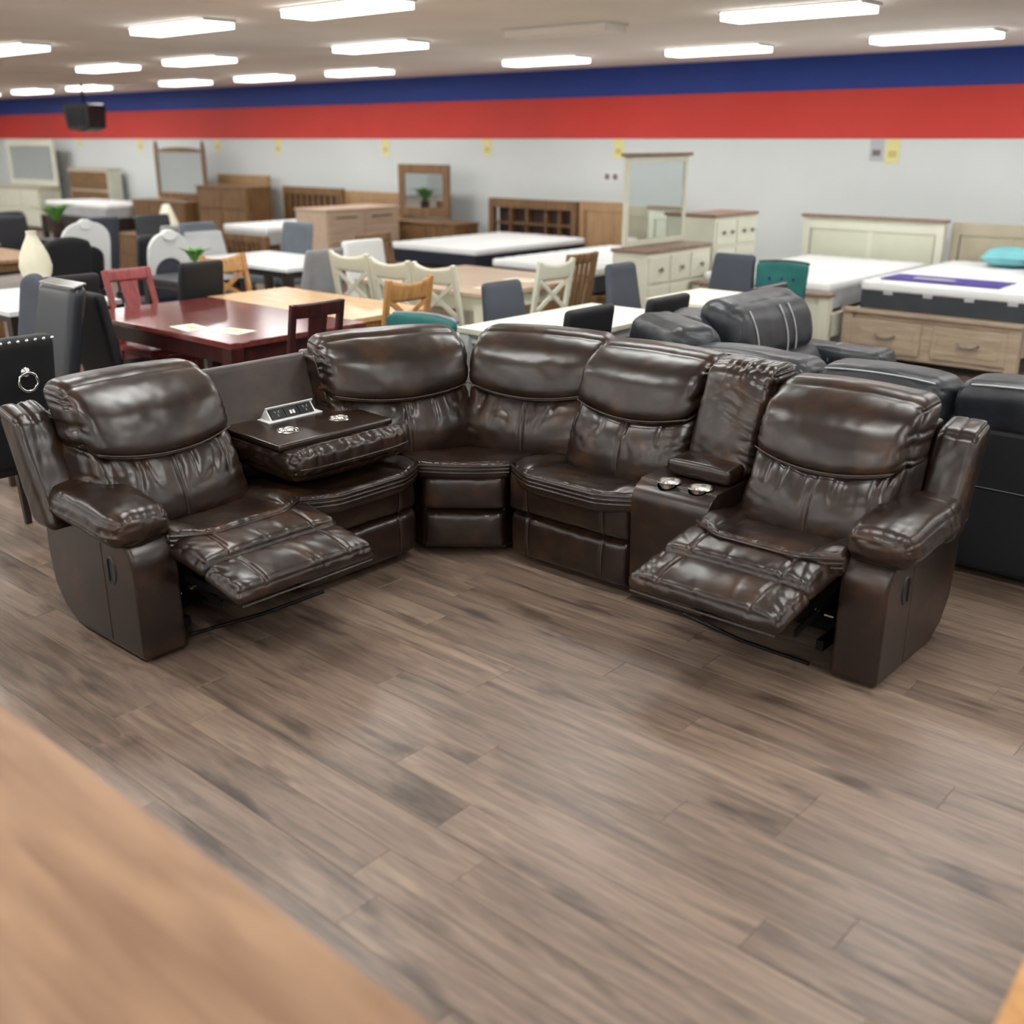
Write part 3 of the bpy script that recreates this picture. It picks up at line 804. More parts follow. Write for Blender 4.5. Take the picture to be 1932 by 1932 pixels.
# corner wedge
CW = math.radians(40)
WF = fr(-3.215, 3.300, CW)
ws = 0.415
def wseat(P, A, B, C):
    t = (B + 1) / 2
    P[:, 0] *= 1 + 1.15 * t
    P[:, 1] -= 0.025 * (1 - A ** 2) * (1 - B) / 2
    P[:, 2] -= 0.05 * t
    return P
sc_ = soft('seat_cushion', LE, SOFA, (ws / 2 + 0.015, 0.26, 0.042), 0.03, (60, 40, 8), wseat, lambda A, B, C, P: (C > 0.2) * (-0.006 * np.exp(-(1 + B) / 0.2) * ridge(A * 14, B * 2) + 0.008 * (fbm(A * 2, B * 2) - .5)), WF, (0, 0.275, 0.428))
tube_part('piping', WF, [[(a * ws / 2 * 1.02, 0.013 - 0.025 * (1 - a * a), zz) for a in [-0.98 + 1.96 * k / 16 for k in range(17)]] for zz in (0.452, 0.436, 0.420)], 0.0055, LE, sc_)
front_panel(WF, -ws / 2 + 0.005, ws / 2 - 0.005, 0.225, 0.405, 0.03, 20.2, seams=())
front_panel(WF, -ws / 2 + 0.008, ws / 2 - 0.008, 0.04, 0.230, 0.03, 21.3, seams=())
mb = MB().prism([(-0.19, 0.06), (0.19, 0.06), (0.48, 0.62), (0.0, 1.0), (-0.48, 0.62)], 0.03, 0.42, 'Z'); mb.bm.transform(WF)
mb.build('wedge_base', LE, SOFA, 0.01)
FWR = fr(-3.50, 3.63, math.radians(17))
FWL = fr(-3.50, 3.63, math.radians(90 - 22))
back_unit(FWR, -0.045, 0.66, 0.01, 0.30, 0.975, seed=22.2)
shell(FWR, 0.0, 0.66, 0.17, 0.28, 0.90)
back_unit(FWL, -0.70, 0.06, 0.01, 0.30, 0.975, seed=23.3)
shell(FWL, -0.72, 0.0, 0.17, 0.28, 0.90)

# ------------------------------------------------------------------ furniture builders (front is -y)
PI = math.pi
FACE = {'-Y': 0.0, '+X': PI / 2, '+Y': PI, '-X': -PI / 2}

def legs4(r, w, d, h, t, mat, splay=0.0, name='leg', taper=0.65):
    for sx in (-1, 1):
        for sy in (-1, 1):
            MB().bar((sx * w / 2, sy * d / 2, h), (sx * (w / 2 + splay), sy * (d / 2 + splay), 0), t, t, t * taper, t * taper).build(name, mat, r, 0.003)

def pad(name, mat, r, half, rad, at, slope=0.0, bulge=0.0, n=(14, 6, 14), narrow=0.0, curve=0.0, crown=0.0):
    def warp(P, A, B, C):
        P[:, 0] *= 1 - narrow * C
        P[:, 1] -= (1 - B) / 2 * bulge * np.clip(1 - A ** 2, 0, 1) * np.clip(1 - C ** 2, 0, 1)
        P[:, 1] -= curve * A ** 2
        P[:, 2] += crown * (1 - A ** 2) * (C + 1) / 2
        P[:, 1] += slope * (P[:, 2] + half[2])
        return P
    return soft(name, mat, r, half, rad, n, warp, None, None, at)

def parsons_chair(loc, face, fab, leg, label, group='upholstered dining chairs', w=0.46, bh=1.0, slope=0.16, narrow=0.0, curve=0.0, crown=0.0, t=0.035, turn=0.0, cat='chair', name='dining_chair'):
    r = empty(name, (loc[0], loc[1], 0), FACE[face] + turn)
    sh = 0.48
    pad('seat', fab, r, (w / 2, 0.23, 0.05), 0.03, (0, 0, sh - 0.05))
    hb = (bh - sh + 0.06) / 2
    b = pad('backrest', fab, r, (w / 2, t, hb), t * 0.85, (0, 0.20, sh - 0.06 + hb), slope, 0.0, (16, 6, 16), narrow, curve, crown)
    legs4(r, w - 0.07, 0.38, sh - 0.09, 0.045, leg, 0.01)
    tag(r, label, cat, group)
    return r, b

def frame_posts(r, w, mat, bh, lean, sh=0.46, t=0.038):
    for s in (-1, 1):
        mb = MB(); mb.bar((s * w / 2, 0.20, sh), (s * w / 2, 0.20 + lean, bh), t, t * 0.8).bar((s * w / 2, 0.20, sh + 0.02), (s * w / 2, 0.26, 0), t, t, t * 0.7, t * 0.7)
        mb.build('back_post', mat, r, 0.004)
        MB().bar((s * (w / 2 + 0.01), -0.19, sh), (s * (w / 2 + 0.01), -0.20, 0), t, t, t * 0.7, t * 0.7).build('leg', mat, r, 0.003)

def on_back(z, sh, bh, lean): return 0.20 + lean * (z - sh) / (bh - sh)

def wood_chair(loc, face, mat, label, style, group, w=0.40, bh=0.98, lean=0.10, seat=None, turn=0.0, name='dining_chair'):
    r = empty(name, (loc[0], loc[1], 0), FACE[face] + turn)
    sh = 0.46
    pad('seat', seat or mat, r, (w / 2 + 0.025, 0.215, 0.025), 0.02, (0, 0.0, sh))
    frame_posts(r, w, mat, bh, lean)
    Y = lambda z: on_back(z, sh, bh, lean)
    def rail(zc, h, bow=0.02, nm='top_rail', sag=0.0, wide=0.0):
        def warp(P, A, B, C):
            P[:, 1] += bow * (1 - A ** 2) + lean / (bh - sh) * P[:, 2]; P[:, 2] -= sag * (1 - A ** 2) * (C + 1) / 2; return P
        soft(nm, mat, r, (w / 2 + wide, 0.012, h / 2), 0.006, (14, 2, 4), warp, None, None, (0, Y(zc), zc))
    if style == 'x':
        rail(bh - 0.075, 0.15, 0.02, sag=0.035)
        rail(0.60, 0.04, 0.015, 'lower_rail')
        for s in (-1, 1):
            MB().bar((s * (w / 2 - 0.02), Y(0.62) + 0.01, 0.62), (-s * (w / 2 - 0.02), Y(bh - 0.14) + 0.012, bh - 0.14), 0.035, 0.014, up=(0, 1, 0)).build('cross_slat', mat, r, 0.003)
    elif style == 'splat':
        rail(bh - 0.04, 0.085, 0.012, wide=0.01)
        rail(0.56, 0.035, 0.01, 'lower_rail')
        MB().bar((0, Y(0.56) + 0.01, 0.56), (0, Y(bh - 0.07) + 0.012, bh - 0.07), 0.105, 0.014, 0.13, 0.014, up=(0, 1, 0)).build('splat', mat, r, 0.003)
    elif style == 'slats':
        rail(bh - 0.04, 0.08, 0.012)
        rail(0.55, 0.035, 0.01, 'lower_rail')
        for k in range(5):
            x = (-0.36 + 0.18 * k) * w
            MB().bar((x, Y(0.55) + 0.01, 0.55), (x, Y(bh - 0.07) + 0.012, bh - 0.07), 0.042, 0.012, up=(0, 1, 0)).build('back_slat', mat, r, 0.002)
    for s in (-1, 1):
        MB().bar((s * w / 2, -0.19, 0.40), (s * w / 2, 0.20, 0.40), 0.02, 0.06).build('side_rail', mat, r, 0.003)
    MB().bar((-w / 2, -0.19, 0.40), (w / 2, -0.19, 0.40), 0.02, 0.06).build('front_rail', mat, r, 0.003)
    tag(r, label, 'chair', group)
    return r

def ornate_chair(loc, face, fab, label, bh=1.12, w=0.46, turn=0.0):
    r = empty('carved_chair', (loc[0], loc[1], 0), FACE[face] + turn)
    pad('seat', fab, r, (w / 2, 0.23, 0.05), 0.03, (0, 0, 0.43))
    outer, inner = [], []
    for k in range(13):
        a = PI * k / 12
        outer.append((w / 2 * 1.05 * math.cos(a), bh - 0.20 + 0.20 * math.sin(a) ** 0.8)); inner.append((w / 2 * 0.74 * math.cos(a), bh - 0.36 + 0.13 * math.sin(a)))
    prof = [(w / 2 * 0.98, 0.46)] + outer + [(-w / 2 * 0.98, 0.46), (-w / 2 * 0.70, 0.46)] + inner[::-1] + [(w / 2 * 0.70, 0.46)]
    mb = MB(); mb.prism(prof, 0.19, 0.235, 'Y')
    for v in mb.bm.verts: v.co.y += 0.14 * (v.co.z - 0.46)
    mb.build('back_frame', M['white'], r, 0.008)
    mb = MB().prism([(0.07 * math.cos(2 * PI * k / 10), bh - 0.03 + 0.05 * math.sin(2 * PI * k / 10)) for k in range(10)], 0.27, 0.33, 'Y')
    mb.build('crest', M['white'], r, 0.008)
    pad('back_pad', fab, r, (w / 2 * 0.75, 0.025, 0.20), 0.02, (0, 0.205, 0.675), 0.14, 0.02)
    for s in (-1, 1):
        MB().bar((s * w / 2 * 0.9, -0.2, 0.4), (s * w / 2 * 0.9, -0.22, 0), 0.05, 0.05, 0.03, 0.03).build('leg', M['white'], r, 0.006)
        MB().bar((s * w / 2 * 0.9, 0.2, 0.46), (s * w / 2 * 0.9, 0.26, 0), 0.05, 0.05, 0.03, 0.03).build('leg', M['white'], r, 0.006)
        MB().bar((s * w / 2, -0.22, 0.40), (s * w / 2, 0.22, 0.40), 0.03, 0.07).build('side_rail', M['white'], r, 0.006)
    MB().bar((-w / 2, -0.22, 0.40), (w / 2, -0.22, 0.40), 0.03, 0.07).build('front_rail', M['white'], r, 0.006)
    tag(r, label, 'chair', 'white carved dining chairs')
    return r

def tub_chair(loc, face, fab, edge, label, bh=0.86, turn=0.0):
    r = empty('tufted_chair', (loc[0], loc[1], 0), FACE[face] + turn)
    pad('seat', fab, r, (0.26, 0.25, 0.06), 0.04, (0, 0, 0.42))
    b = pad('backrest', fab, r, (0.27, 0.035, (bh - 0.40) / 2), 0.03, (0, 0.23, 0.40 + (bh - 0.40) / 2), 0.14, 0.02, (24, 6, 18), -0.06, 0.07, 0.01)
    pts = []
    hb = (bh - 0.40)
    for k in range(15):
        a = -0.96 + 1.92 * k / 14
        pts.append((a * 0.27 * 1.06, 0.255 - 0.07 * a * a + 0.14 * hb, bh + 0.01 * (1 - a * a) + 0.002))
    MB().tube(pts, 0.012, 8).build('welt', edge, b, smooth=True)
    for row in range(2):
        for k in range(3 - row):
            a = (-0.5 + 0.5 * k) if row == 0 else (-0.25 + 0.5 * k)
            z = bh - 0.12 - 0.12 * row
            mb = MB().lathe([(0.010, 0), (0.014, 0.004), (0.008, 0.009)], (0, 0, 0), 10)
            mb.bm.transform(Matrix.Translation((a * 0.26, 0.185 - 0.07 * a * a + 0.14 * (z - 0.40), z)) @ Matrix.Rotation(PI / 2, 4, 'X'))
            mb.build('button', M['navy'], b, smooth=True)
    legs4(r, 0.40, 0.38, 0.37, 0.035, M['darkleg'], 0.03)
    tag(r, label, 'chair', 'teal tufted chairs')
    return r

def shell_chair(loc, face, fab, label, group, bh=0.98, turn=0.0, w=0.44):
    r = empty('shell_chair', (loc[0], loc[1], 0), FACE[face] + turn)
    pad('seat', fab, r, (w / 2, 0.23, 0.03), 0.025, (0, 0, 0.47))
    pad('backrest', fab, r, (w / 2, 0.022, (bh - 0.46) / 2), 0.018, (0, 0.215, 0.46 + (bh - 0.46) / 2), 0.22, 0.0, (14, 4, 14), 0.10, 0.03)
    legs4(r, w - 0.1, 0.34, 0.45, 0.022, M['blackmetal'], 0.04)
    tag(r, label, 'chair', group)
    return r

def table(x0, x1, y0, y1, h, top, leg, label, th=0.035, apron=0.09, lt=0.08, inset=0.05, name='dining_table', cat='table', bevel=0.006):
    cx, cy = (x0 + x1) / 2, (y0 + y1) / 2
    r = empty(name, (cx, cy, 0)); w, d = x1 - x0, y1 - y0
    MB().box((0, 0, h - th / 2), (w, d, th)).build('tabletop', top, r, bevel)
    for s in (-1, 1):
        MB().box((0, s * (d / 2 - inset), h - th - apron / 2), (w - 2 * inset - lt, 0.025, apron)).build('apron', leg, r, 0.002)
        MB().box((s * (w / 2 - inset), 0, h - th - apron / 2), (0.025, d - 2 * inset - lt, apron)).build('apron', leg, r, 0.002)
        for q in (-1, 1):
            MB().bar((s * (w / 2 - inset), q * (d / 2 - inset), h - th), (s * (w / 2 - inset), q * (d / 2 - inset), 0), lt, lt, lt * 0.75, lt * 0.75).build('leg', leg, r, 0.005)
    tag(r, label, cat, 'dining tables')
    return r

def dresser(loc, face, w, d, h, rows, cols, body, top, label, knob='knob', feet=0.06, overhang=0.015, cat='dresser', name='dresser', group='dressers and chests', front=None):
    """loc is the middle of the footprint"""
    r = empty(name, (loc[0], loc[1], 0), FACE[face])
    MB().box((0, 0, feet + (h - feet - 0.03) / 2), (w, d, h - feet - 0.03)).build('body', body, r, 0.004)
    MB().box((0, 0, h - 0.015), (w + 2 * overhang, d + 2 * overhang, 0.03)).build('top', top, r, 0.005)
    for sx in (-1, 1):
        for sy in (-1, 1):
            MB().box((sx * (w / 2 - 0.035), sy * (d / 2 - 0.035), feet / 2 + 0.005), (0.06, 0.06, feet + 0.01)).build('foot', body, r, 0.003)
    z0, z1 = feet + 0.03, h - 0.06; m = 0.03
    dw = (w - m * (cols + 1)) / cols; dh = (z1 - z0 - m * (rows - 1)) / rows
    for i in range(rows):
        for j in range(cols):
            x = -w / 2 + m + dw / 2 + j * (dw + m); z = z0 + dh / 2 + i * (dh + m)
            dr = MB().box((x, -d / 2 - 0.006, z), (dw, 0.022, dh)).build('drawer', front or body, r, 0.006)
            if knob == 'knob':
                for kx in ((-0.22, 0.22) if dw > 0.35 else (0,)):
                    mb = MB().lathe([(0.008, 0), (0.010, 0.012), (0.021, 0.020), (0.021, 0.028), (0.010, 0.032)], seg=10)
                    mb.bm.transform(Matrix.Translation((x + kx * dw, -d / 2 - 0.017, z)) @ Matrix.Rotation(PI / 2, 4, 'X')); mb.build('knob', M['knob'], dr, smooth=True)
            elif knob == 'pull':
                MB().tube([(x - 0.075, -d / 2 - 0.017, z + 0.01), (x - 0.06, -d / 2 - 0.04, z), (x, -d / 2 - 0.045, z - 0.008), (x + 0.06, -d / 2 - 0.04, z), (x + 0.075, -d / 2 - 0.017, z + 0.01)], 0.008, 6).build('pull', M['knob'], dr, smooth=True)
            elif knob == 'slot':
                MB().box((x, -d / 2 - 0.018, z + dh * 0.36), (dw * 0.62, 0.006, 0.018)).build('finger_slot', M['darkgap'], dr)
    tag(r, label, cat, group)
    return r

def mirror(loc, face, w, z0, z1, fm, label, t=0.06, crown=None, arch=False, gm='mirror'):
    r = empty('dresser_mirror', (loc[0], loc[1], z0), FACE[face]); h = z1 - z0
    MB().box((0, 0.0, h / 2), (w - 2 * t + 0.01, 0.012, h - 2 * t + 0.01)).build('glass', M[gm], r)
    for s in (-1, 1): MB().box((s * (w / 2 - t / 2), 0, h / 2), (t, 0.035, h)).build('stile', fm, r, 0.004)
    MB().box((0, 0, t / 2), (w - 2 * t, 0.035, t)).build('bottom_rail', fm, r, 0.003)
    if arch:
        prof = [(-w / 2 + t, h - t), (w / 2 - t, h - t)] + [((w / 2 - t) * math.cos(a), h - t + 0.02 + 0.07 * math.sin(a)) for a in [PI * k / 8 for k in range(9)]]
        MB().prism(prof, -0.017, 0.017, 'Y').build('top_rail', fm, r, 0.003)
        for s in (-1, 1): MB().lathe([(0.03, 0), (0.035, 0.03), (0.02, 0.05), (0.03, 0.07), (0.005, 0.1)], (s * (w / 2 - t / 2), 0, h), 10).build('finial', fm, r, smooth=True)
    else:
        MB().box((0, 0, h - t / 2), (w - 2 * t, 0.035, t)).build('top_rail', fm, r, 0.003)
    if crown: MB().box((0, -0.01, h + 0.015), (w + 0.08, 0.07, 0.03)).build('crown', crown, r, 0.004)
    tag(r, label, 'mirror', 'dresser mirrors')
    return r

def headboard(loc, face, w, h, mat, label, top=None, panels=2, style='panel', t=0.06, panel_mat=None, group='headboards against the wall', z0=0.0):
    r = empty('headboard', (loc[0], loc[1], 0), FACE[face])
    for s in (-1, 1): MB().box((s * (w / 2 - 0.04), 0, h / 2), (0.08, t, h)).build('post', mat, r, 0.004)
    MB().box((0, 0, h - 0.06), (w - 0.16, t * 0.8, 0.12)).build('top_rail', mat, r, 0.003)
    MB().box((0, 0, 0.42), (w - 0.16, t * 0.8, 0.10)).build('lower_rail', mat, r, 0.003)
    if top: MB().box((0, 0, h + 0.015), (w + 0.05, t + 0.04, 0.03)).build('cap', top, r, 0.004)
    if style == 'slats':
        n = 9
        for k in range(n):
            x = -w / 2 + 0.08 + (w - 0.16) * (k + 0.5) / n
            MB().box((x, 0, (h - 0.12 + 0.47) / 2), (0.07, 0.022, h - 0.12 - 0.47)).build('slat', mat, r, 0.002)
        MB().box((0, 0.02, (h - 0.12 + 0.47) / 2), (w - 0.16, 0.008, h - 0.12 - 0.47)).build('backing', M['darkgap'], r)
    elif style == 'bookcase':
        MB().box((0, 0.10, (h - 0.12 + 0.47) / 2), (w - 0.16, 0.02, h - 0.12 - 0.47)).build('backing', M['darkgap'], r)
        zc = (h - 0.12 + 0.47) / 2
        MB().box((0, 0.05, zc + 0.03), (w - 0.16, 0.10, 0.025)).build('shelf', mat, r, 0.002)
        for x in (-0.42, -0.12, 0.22, 0.46):
            MB().box((x, 0.05, zc), (0.03, 0.10, h - 0.12 - 0.47)).build('divider', mat, r, 0.002)
    else:
        pw = (w - 0.16) / panels
        for k in range(panels):
            MB().box((-w / 2 + 0.08 + pw * (k + 0.5), 0, (h - 0.12 + 0.47) / 2), (pw - 0.03, 0.03, h - 0.12 - 0.47)).build('panel', panel_mat or mat, r, 0.008)
        for k in range(panels - 1):
            MB().box((-w / 2 + 0.08 + pw * (k + 1), 0, (h - 0.12 + 0.47) / 2), (0.06, t * 0.7, h - 0.12 - 0.47)).build('stile', mat, r, 0.003)
    tag(r, label, 'headboard', group)
    return r

def bed_base(x0, x1, y0, y1, h, mat, label, foot='plain', top=None, footh=None):
    """side rails and a footboard at y0; the headboard stands behind"""
    cx = (x0 + x1) / 2; w = x1 - x0
    r = empty('bed_frame', (cx, y0, 0)); fh = footh or h + 0.06; L = y1 - y0
    for s in (-1, 1):
        MB().box((s * (w / 2 - 0.02), L / 2, h - 0.11), (0.04, L - 0.1, 0.20)).build('side_rail', mat, r, 0.003)
        MB().box((s * (w / 2 - 0.045), 0.03, fh / 2), (0.09, 0.09, fh)).build('leg', mat, r, 0.004)
        MB().box((s * (w / 2 - 0.045), L - 0.12, h / 2), (0.07, 0.07, h)).build('leg', mat, r, 0.004)
    MB().box((0, L / 2, h - 0.03), (w - 0.10, L - 0.12, 0.03)).build('slat_base', M['tanwood'], r)
    if foot == 'drawers':
        MB().box((0, 0.03, 0.075 + (fh - 0.075) / 2), (w - 0.18, 0.05, fh - 0.075)).build('footboard', mat, r, 0.004)
        for s in (-1, 1):
            dr = MB().box((s * (w / 4 - 0.02), -0.002, 0.09 + (fh - 0.12) / 2), (w / 2 - 0.14, 0.022, fh - 0.17)).build('drawer', mat, r, 0.008)
            MB().box((s * (w / 4 - 0.02), -0.014, 0.09 + (fh - 0.12) / 2), (w / 2 - 0.24, 0.008, fh - 0.27)).build('drawer_panel', M['greigewood'], dr, 0.003)
            x = s * (w / 4 - 0.02); z = 0.09 + (fh - 0.12) / 2
            MB().tube([(x - 0.085, -0.014, z + 0.015), (x - 0.075, -0.042, z + 0.01), (x - 0.04, -0.048, z - 0.008), (x + 0.04, -0.048, z - 0.008), (x + 0.075, -0.042, z + 0.01), (x + 0.085, -0.014, z + 0.015)], 0.010, 6).build('pull', M['knob'], dr, smooth=True)
    elif foot == 'slats':
        MB().box((0, 0.03, fh - 0.05), (w - 0.16, 0.045, 0.10)).build('foot_rail', mat, r, 0.003)
        MB().box((0, 0.03, 0.20), (w - 0.16, 0.045, 0.08)).build('lower_rail', mat, r, 0.003)
        for k in range(9):
            MB().box((-w / 2 + 0.08 + (w - 0.16) * (k + 0.5) / 9, 0.03, (fh + 0.14) / 2), (0.06, 0.02, fh - 0.34)).build('slat', mat, r, 0.002)
    else:
        MB().box((0, 0.03, 0.12 + (fh - 0.12) / 2), (w - 0.16, 0.045, fh - 0.12)).build('footboard', mat, r, 0.006)
    if top: MB().box((0, 0.02, fh + 0.014), (w + 0.03, 0.11, 0.028)).build('cap', top, r, 0.004)
    tag(r, label, 'bed', 'bed frames')
    return r

def mattress(x0, x1, y0, y1, z0, z1, label, border, top='mattress', split=None):
    cx, cy = (x0 + x1) / 2, (y0 + y1) / 2
    r = empty('mattress', (cx, cy, z0)); w, d, h = x1 - x0, y1 - y0, z1 - z0
    zb = h * 0.72
    MB().box((0, 0, zb / 2), (w, d, zb)).build('border', M[border], r, 0.012)
    def warp(P, A, B, C):
        P[:, 2] += 0.012 * (1 - A ** 4) * (1 - B ** 4) * (C > 0); return P
    soft('quilted_top', M[top], r, (w / 2 + 0.008, d / 2 + 0.008, (h - zb) / 2 + 0.008), 0.025, (40, 40, 4), warp, lambda A, B, C, P: (C > 0.4) * 0.005 * (np.abs(np.sin(A * 14)) * np.abs(np.sin(B * 18)) - .4), None, (0, 0, (zb + h) / 2))
    tag(r, label, 'mattress', 'mattresses on show')
    return r

def paper(x, y, z, w, d, rz, label, mat='paper'):
    r = empty('price_sheet', (x, y, z), rz)
    MB().box((0, 0, 0.001), (w, d, 0.002)).build('sheet', M[mat], r)
    MB().box((0, 0.01, 0.0022), (w * 0.6, d * 0.25, 0.0006)).build('print', M['ink'], r)
    tag(r, label, 'paper', 'price sheets on tables')

# ------------------------------------------------------------------ black leather sofa behind
BL = M['blk_leather']
BR = Vector((-2.5, 5.2, 0))
BS = empty('reclining_sofa', BR)
tag(BS, 'black leather corner sofa with grey stitching behind the brown one', 'sofa')
def bsoft(name, half, rad, at, warp=None, wr=None, rz=0.0, n=(40, 16, 20), parent=None):
    F = Matrix.Translation(Vector(at) - BR) @ Matrix.Rotation(rz, 4, 'Z')
    return soft(name, BL, parent or BS, half, rad, n, warp, wr, F)
def puff(seed, amp=0.012):
    return lambda A, B, C, P: amp * (fbm(A * 2.5 + seed, C * 2 + B * 2 + seed) - 0.5) - 0.006 * np.exp(-(1 - np.abs(A)) / 0.12) * ridge(C * 4 + B * 3 + seed, A * 2)
def stitch(pts, parent, r=0.003):
    MB().tube([Vector(p) - BR for p in pts], r, 5).build('stitching', M['white_thread'], parent, smooth=True)
# near wing, seen from behind: three backs in a row along X
for k, (xa, xb, zt) in enumerate(((-2.96, -2.225, 0.84), (-2.215, -1.570, 0.85), (-1.560, -0.78, 0.87))):
    cx, w = (xa + xb) / 2, xb - xa
    MB().box(Vector((cx, 4.70, 0.36)) - BR, (w - 0.01, 0.12, 0.64)).build('back_panel', M['black_fabric'], BS, 0.02)
    def bwarp(P, A, B, C):
        P[:, 2] += 0.02 * (1 - A ** 2) * (C + 1) / 2; P[:, 1] -= 0.10 * P[:, 2]; return P
    o = bsoft('back_cushion', (w / 2, 0.15, 0.115), 0.085, (cx, 4.78, zt - 0.115), bwarp, puff(k * 3.3), n=(48, 16, 16))
    stitch([(cx + a * (w / 2), 4.644, zt - 0.018 + 0.02 * (1 - a * a)) for a in [-0.8 + 1.6 * i / 16 for i in range(17)]], o, 0.005)
    MB().tube([Vector((xa + 0.01, 4.636, 0.42)) - BR, Vector((xb - 0.01, 4.636, 0.42)) - BR], 0.004, 5).build('seam', BL, BS)
    MB().box(Vector((cx, 5.22, 0.24)) - BR, (w - 0.01, 0.86, 0.40)).build('base', BL, BS, 0.03, 3)
    o = bsoft('seat_cushion', (w / 2, 0.36, 0.07), 0.05, (cx, 5.28, 0.44), None, puff(k + 20, 0.015))
    stitch([(cx - 0.18, 4.95, 0.512), (cx - 0.18, 5.62, 0.512)], o); stitch([(cx + 0.18, 4.95, 0.512), (cx + 0.18, 5.62, 0.512)], o)
# corner
bsoft('corner_cushion', (0.33, 0.16, 0.14), 0.11, (-3.18, 4.93, 0.79), None, puff(31), rz=math.radians(-32), n=(48, 16, 18))
bsoft('corner_cushion', (0.27, 0.17, 0.15), 0.12, (-3.27, 5.24, 0.77), None, puff(33), rz=math.radians(-70), n=(40, 16, 18))
MB().prism([(-3.42 + 2.5, 5.6 - 5.2), (-3.42 + 2.5, 5.0 - 5.2), (-3.1 + 2.5, 4.66 - 5.2), (-2.9 + 2.5, 4.66 - 5.2), (-2.9 + 2.5, 5.6 - 5.2)], 0.04, 0.45, 'Z').build('corner_base', BL, BS, 0.03, 3)
MB().prism([(-3.42 + 2.5, 5.6 - 5.2), (-3.42 + 2.5, 5.0 - 5.2), (-3.1 + 2.5, 4.66 - 5.2), (-3.0 + 2.5, 4.72 - 5.2), (-3.32 + 2.5, 5.04 - 5.2), (-3.32 + 2.5, 5.6 - 5.2)], 0.04, 0.68, 'Z').build('corner_shell', BL, BS, 0.02, 3)
# far wing: recliner facing +X with one arm
def hwarp(P, A, B, C):
    P[:, 1] += 0.28 * P[:, 2]; P[:, 1] -= (1 - B) / 2 * 0.05 * np.clip(1 - C ** 2, 0, 1); return P
RZ = PI / 2
o = bsoft('head_pillow', (0.44, 0.13, 0.185), 0.11, (-3.05, 5.60, 0.82), hwarp, puff(41), rz=RZ, n=(56, 14, 24))
for s in (-0.30, 0.04, 0.14):
    stitch([(-3.05 + 0.132 - 0.28 * (z - 0.82) + 0.050 * (1 - ((z - 0.82) / 0.185) ** 2), 5.60 + s, z) for z in [0.69 + 0.26 * i / 8 for i in range(9)]], o, 0.005)
bsoft('lumbar_cushion', (0.33, 0.10, 0.14), 0.07, (-2.95, 5.72, 0.575), hwarp, puff(43), rz=RZ)
MB().box(Vector((-3.22, 5.74, 0.45)) - BR, (0.16, 0.68, 0.82), ry=-0.15).build('back_shell', BL, BS, 0.03, 3)
MB().box(Vector((-2.75, 5.74, 0.24)) - BR, (0.80, 0.70, 0.40)).build('base', BL, BS, 0.03, 3)
bsoft('seat_cushion', (0.33, 0.33, 0.07), 0.05, (-2.62, 5.72, 0.46), None, puff(44, 0.015), rz=RZ)
MB().box(Vector((-2.80, 6.20, 0.30)) - BR, (0.72, 0.20, 0.52)).build('armrest_body', BL, BS, 0.03, 3)
o = bsoft('arm_pad', (0.34, 0.135, 0.075), 0.07, (-2.80, 6.20, 0.585), None, puff(46), n=(40, 16, 14))
stitch([(-2.80, 6.20 + 0.137 * math.cos(a), 0.585 + 0.077 * math.sin(a)) for a in [PI * (1.0 + 0.1) - (PI * 1.2) * i / 10 for i in range(11)]], o, 0.004)

# ------------------------------------------------------------------ dining sets, left to right
table(-6.85, -5.13, 3.40, 4.41, 0.76, M['cherry'], M['cherry_dark'], 'glossy cherry red dining table with price sheets on it', apron=0.10, lt=0.09)
table(-6.92, -5.30, 4.43, 5.14, 0.755, M['oak_top'], M['oak'], 'pale golden oak dining table behind the cherry red table', apron=0.09)
paper(-5.47, 3.66, 0.76, 0.22, 0.16, 0.2, 'cream price sheet lying near the corner of the cherry table')
paper(-5.78, 3.56, 0.76, 0.24, 0.16, -0.1, 'cream price sheet left of the other one on the cherry table')
wood_chair((-5.13, 3.80), '-X', M['cherry_dark'], 'dark cherry chair with a wide splat behind the sofa', 'splat', 'cherry dining chairs', w=0.34, lean=0.10)
wood_chair((-6.80, 3.93), '+X', M['red_chair'], 'red lacquered chair with a curved splat at the far table end', 'splat', 'cherry dining chairs', w=0.33, lean=0.14)
wood_chair((-7.18, 4.96), '+X', M['oak'], 'golden oak cross-back chair beyond the oak table', 'x', 'oak cross-back chairs', w=0.38)
wood_chair((-5.43, 4.80), '-X', M['oak'], 'golden oak cross-back chair nearest the sofa, behind the teal one', 'x', 'oak cross-back chairs', w=0.37, bh=1.0)
tub_chair((-4.60, 4.16), '-Y', M['teal'], M['greyedge'], 'teal tufted chair just behind the brown sofa', bh=0.84)
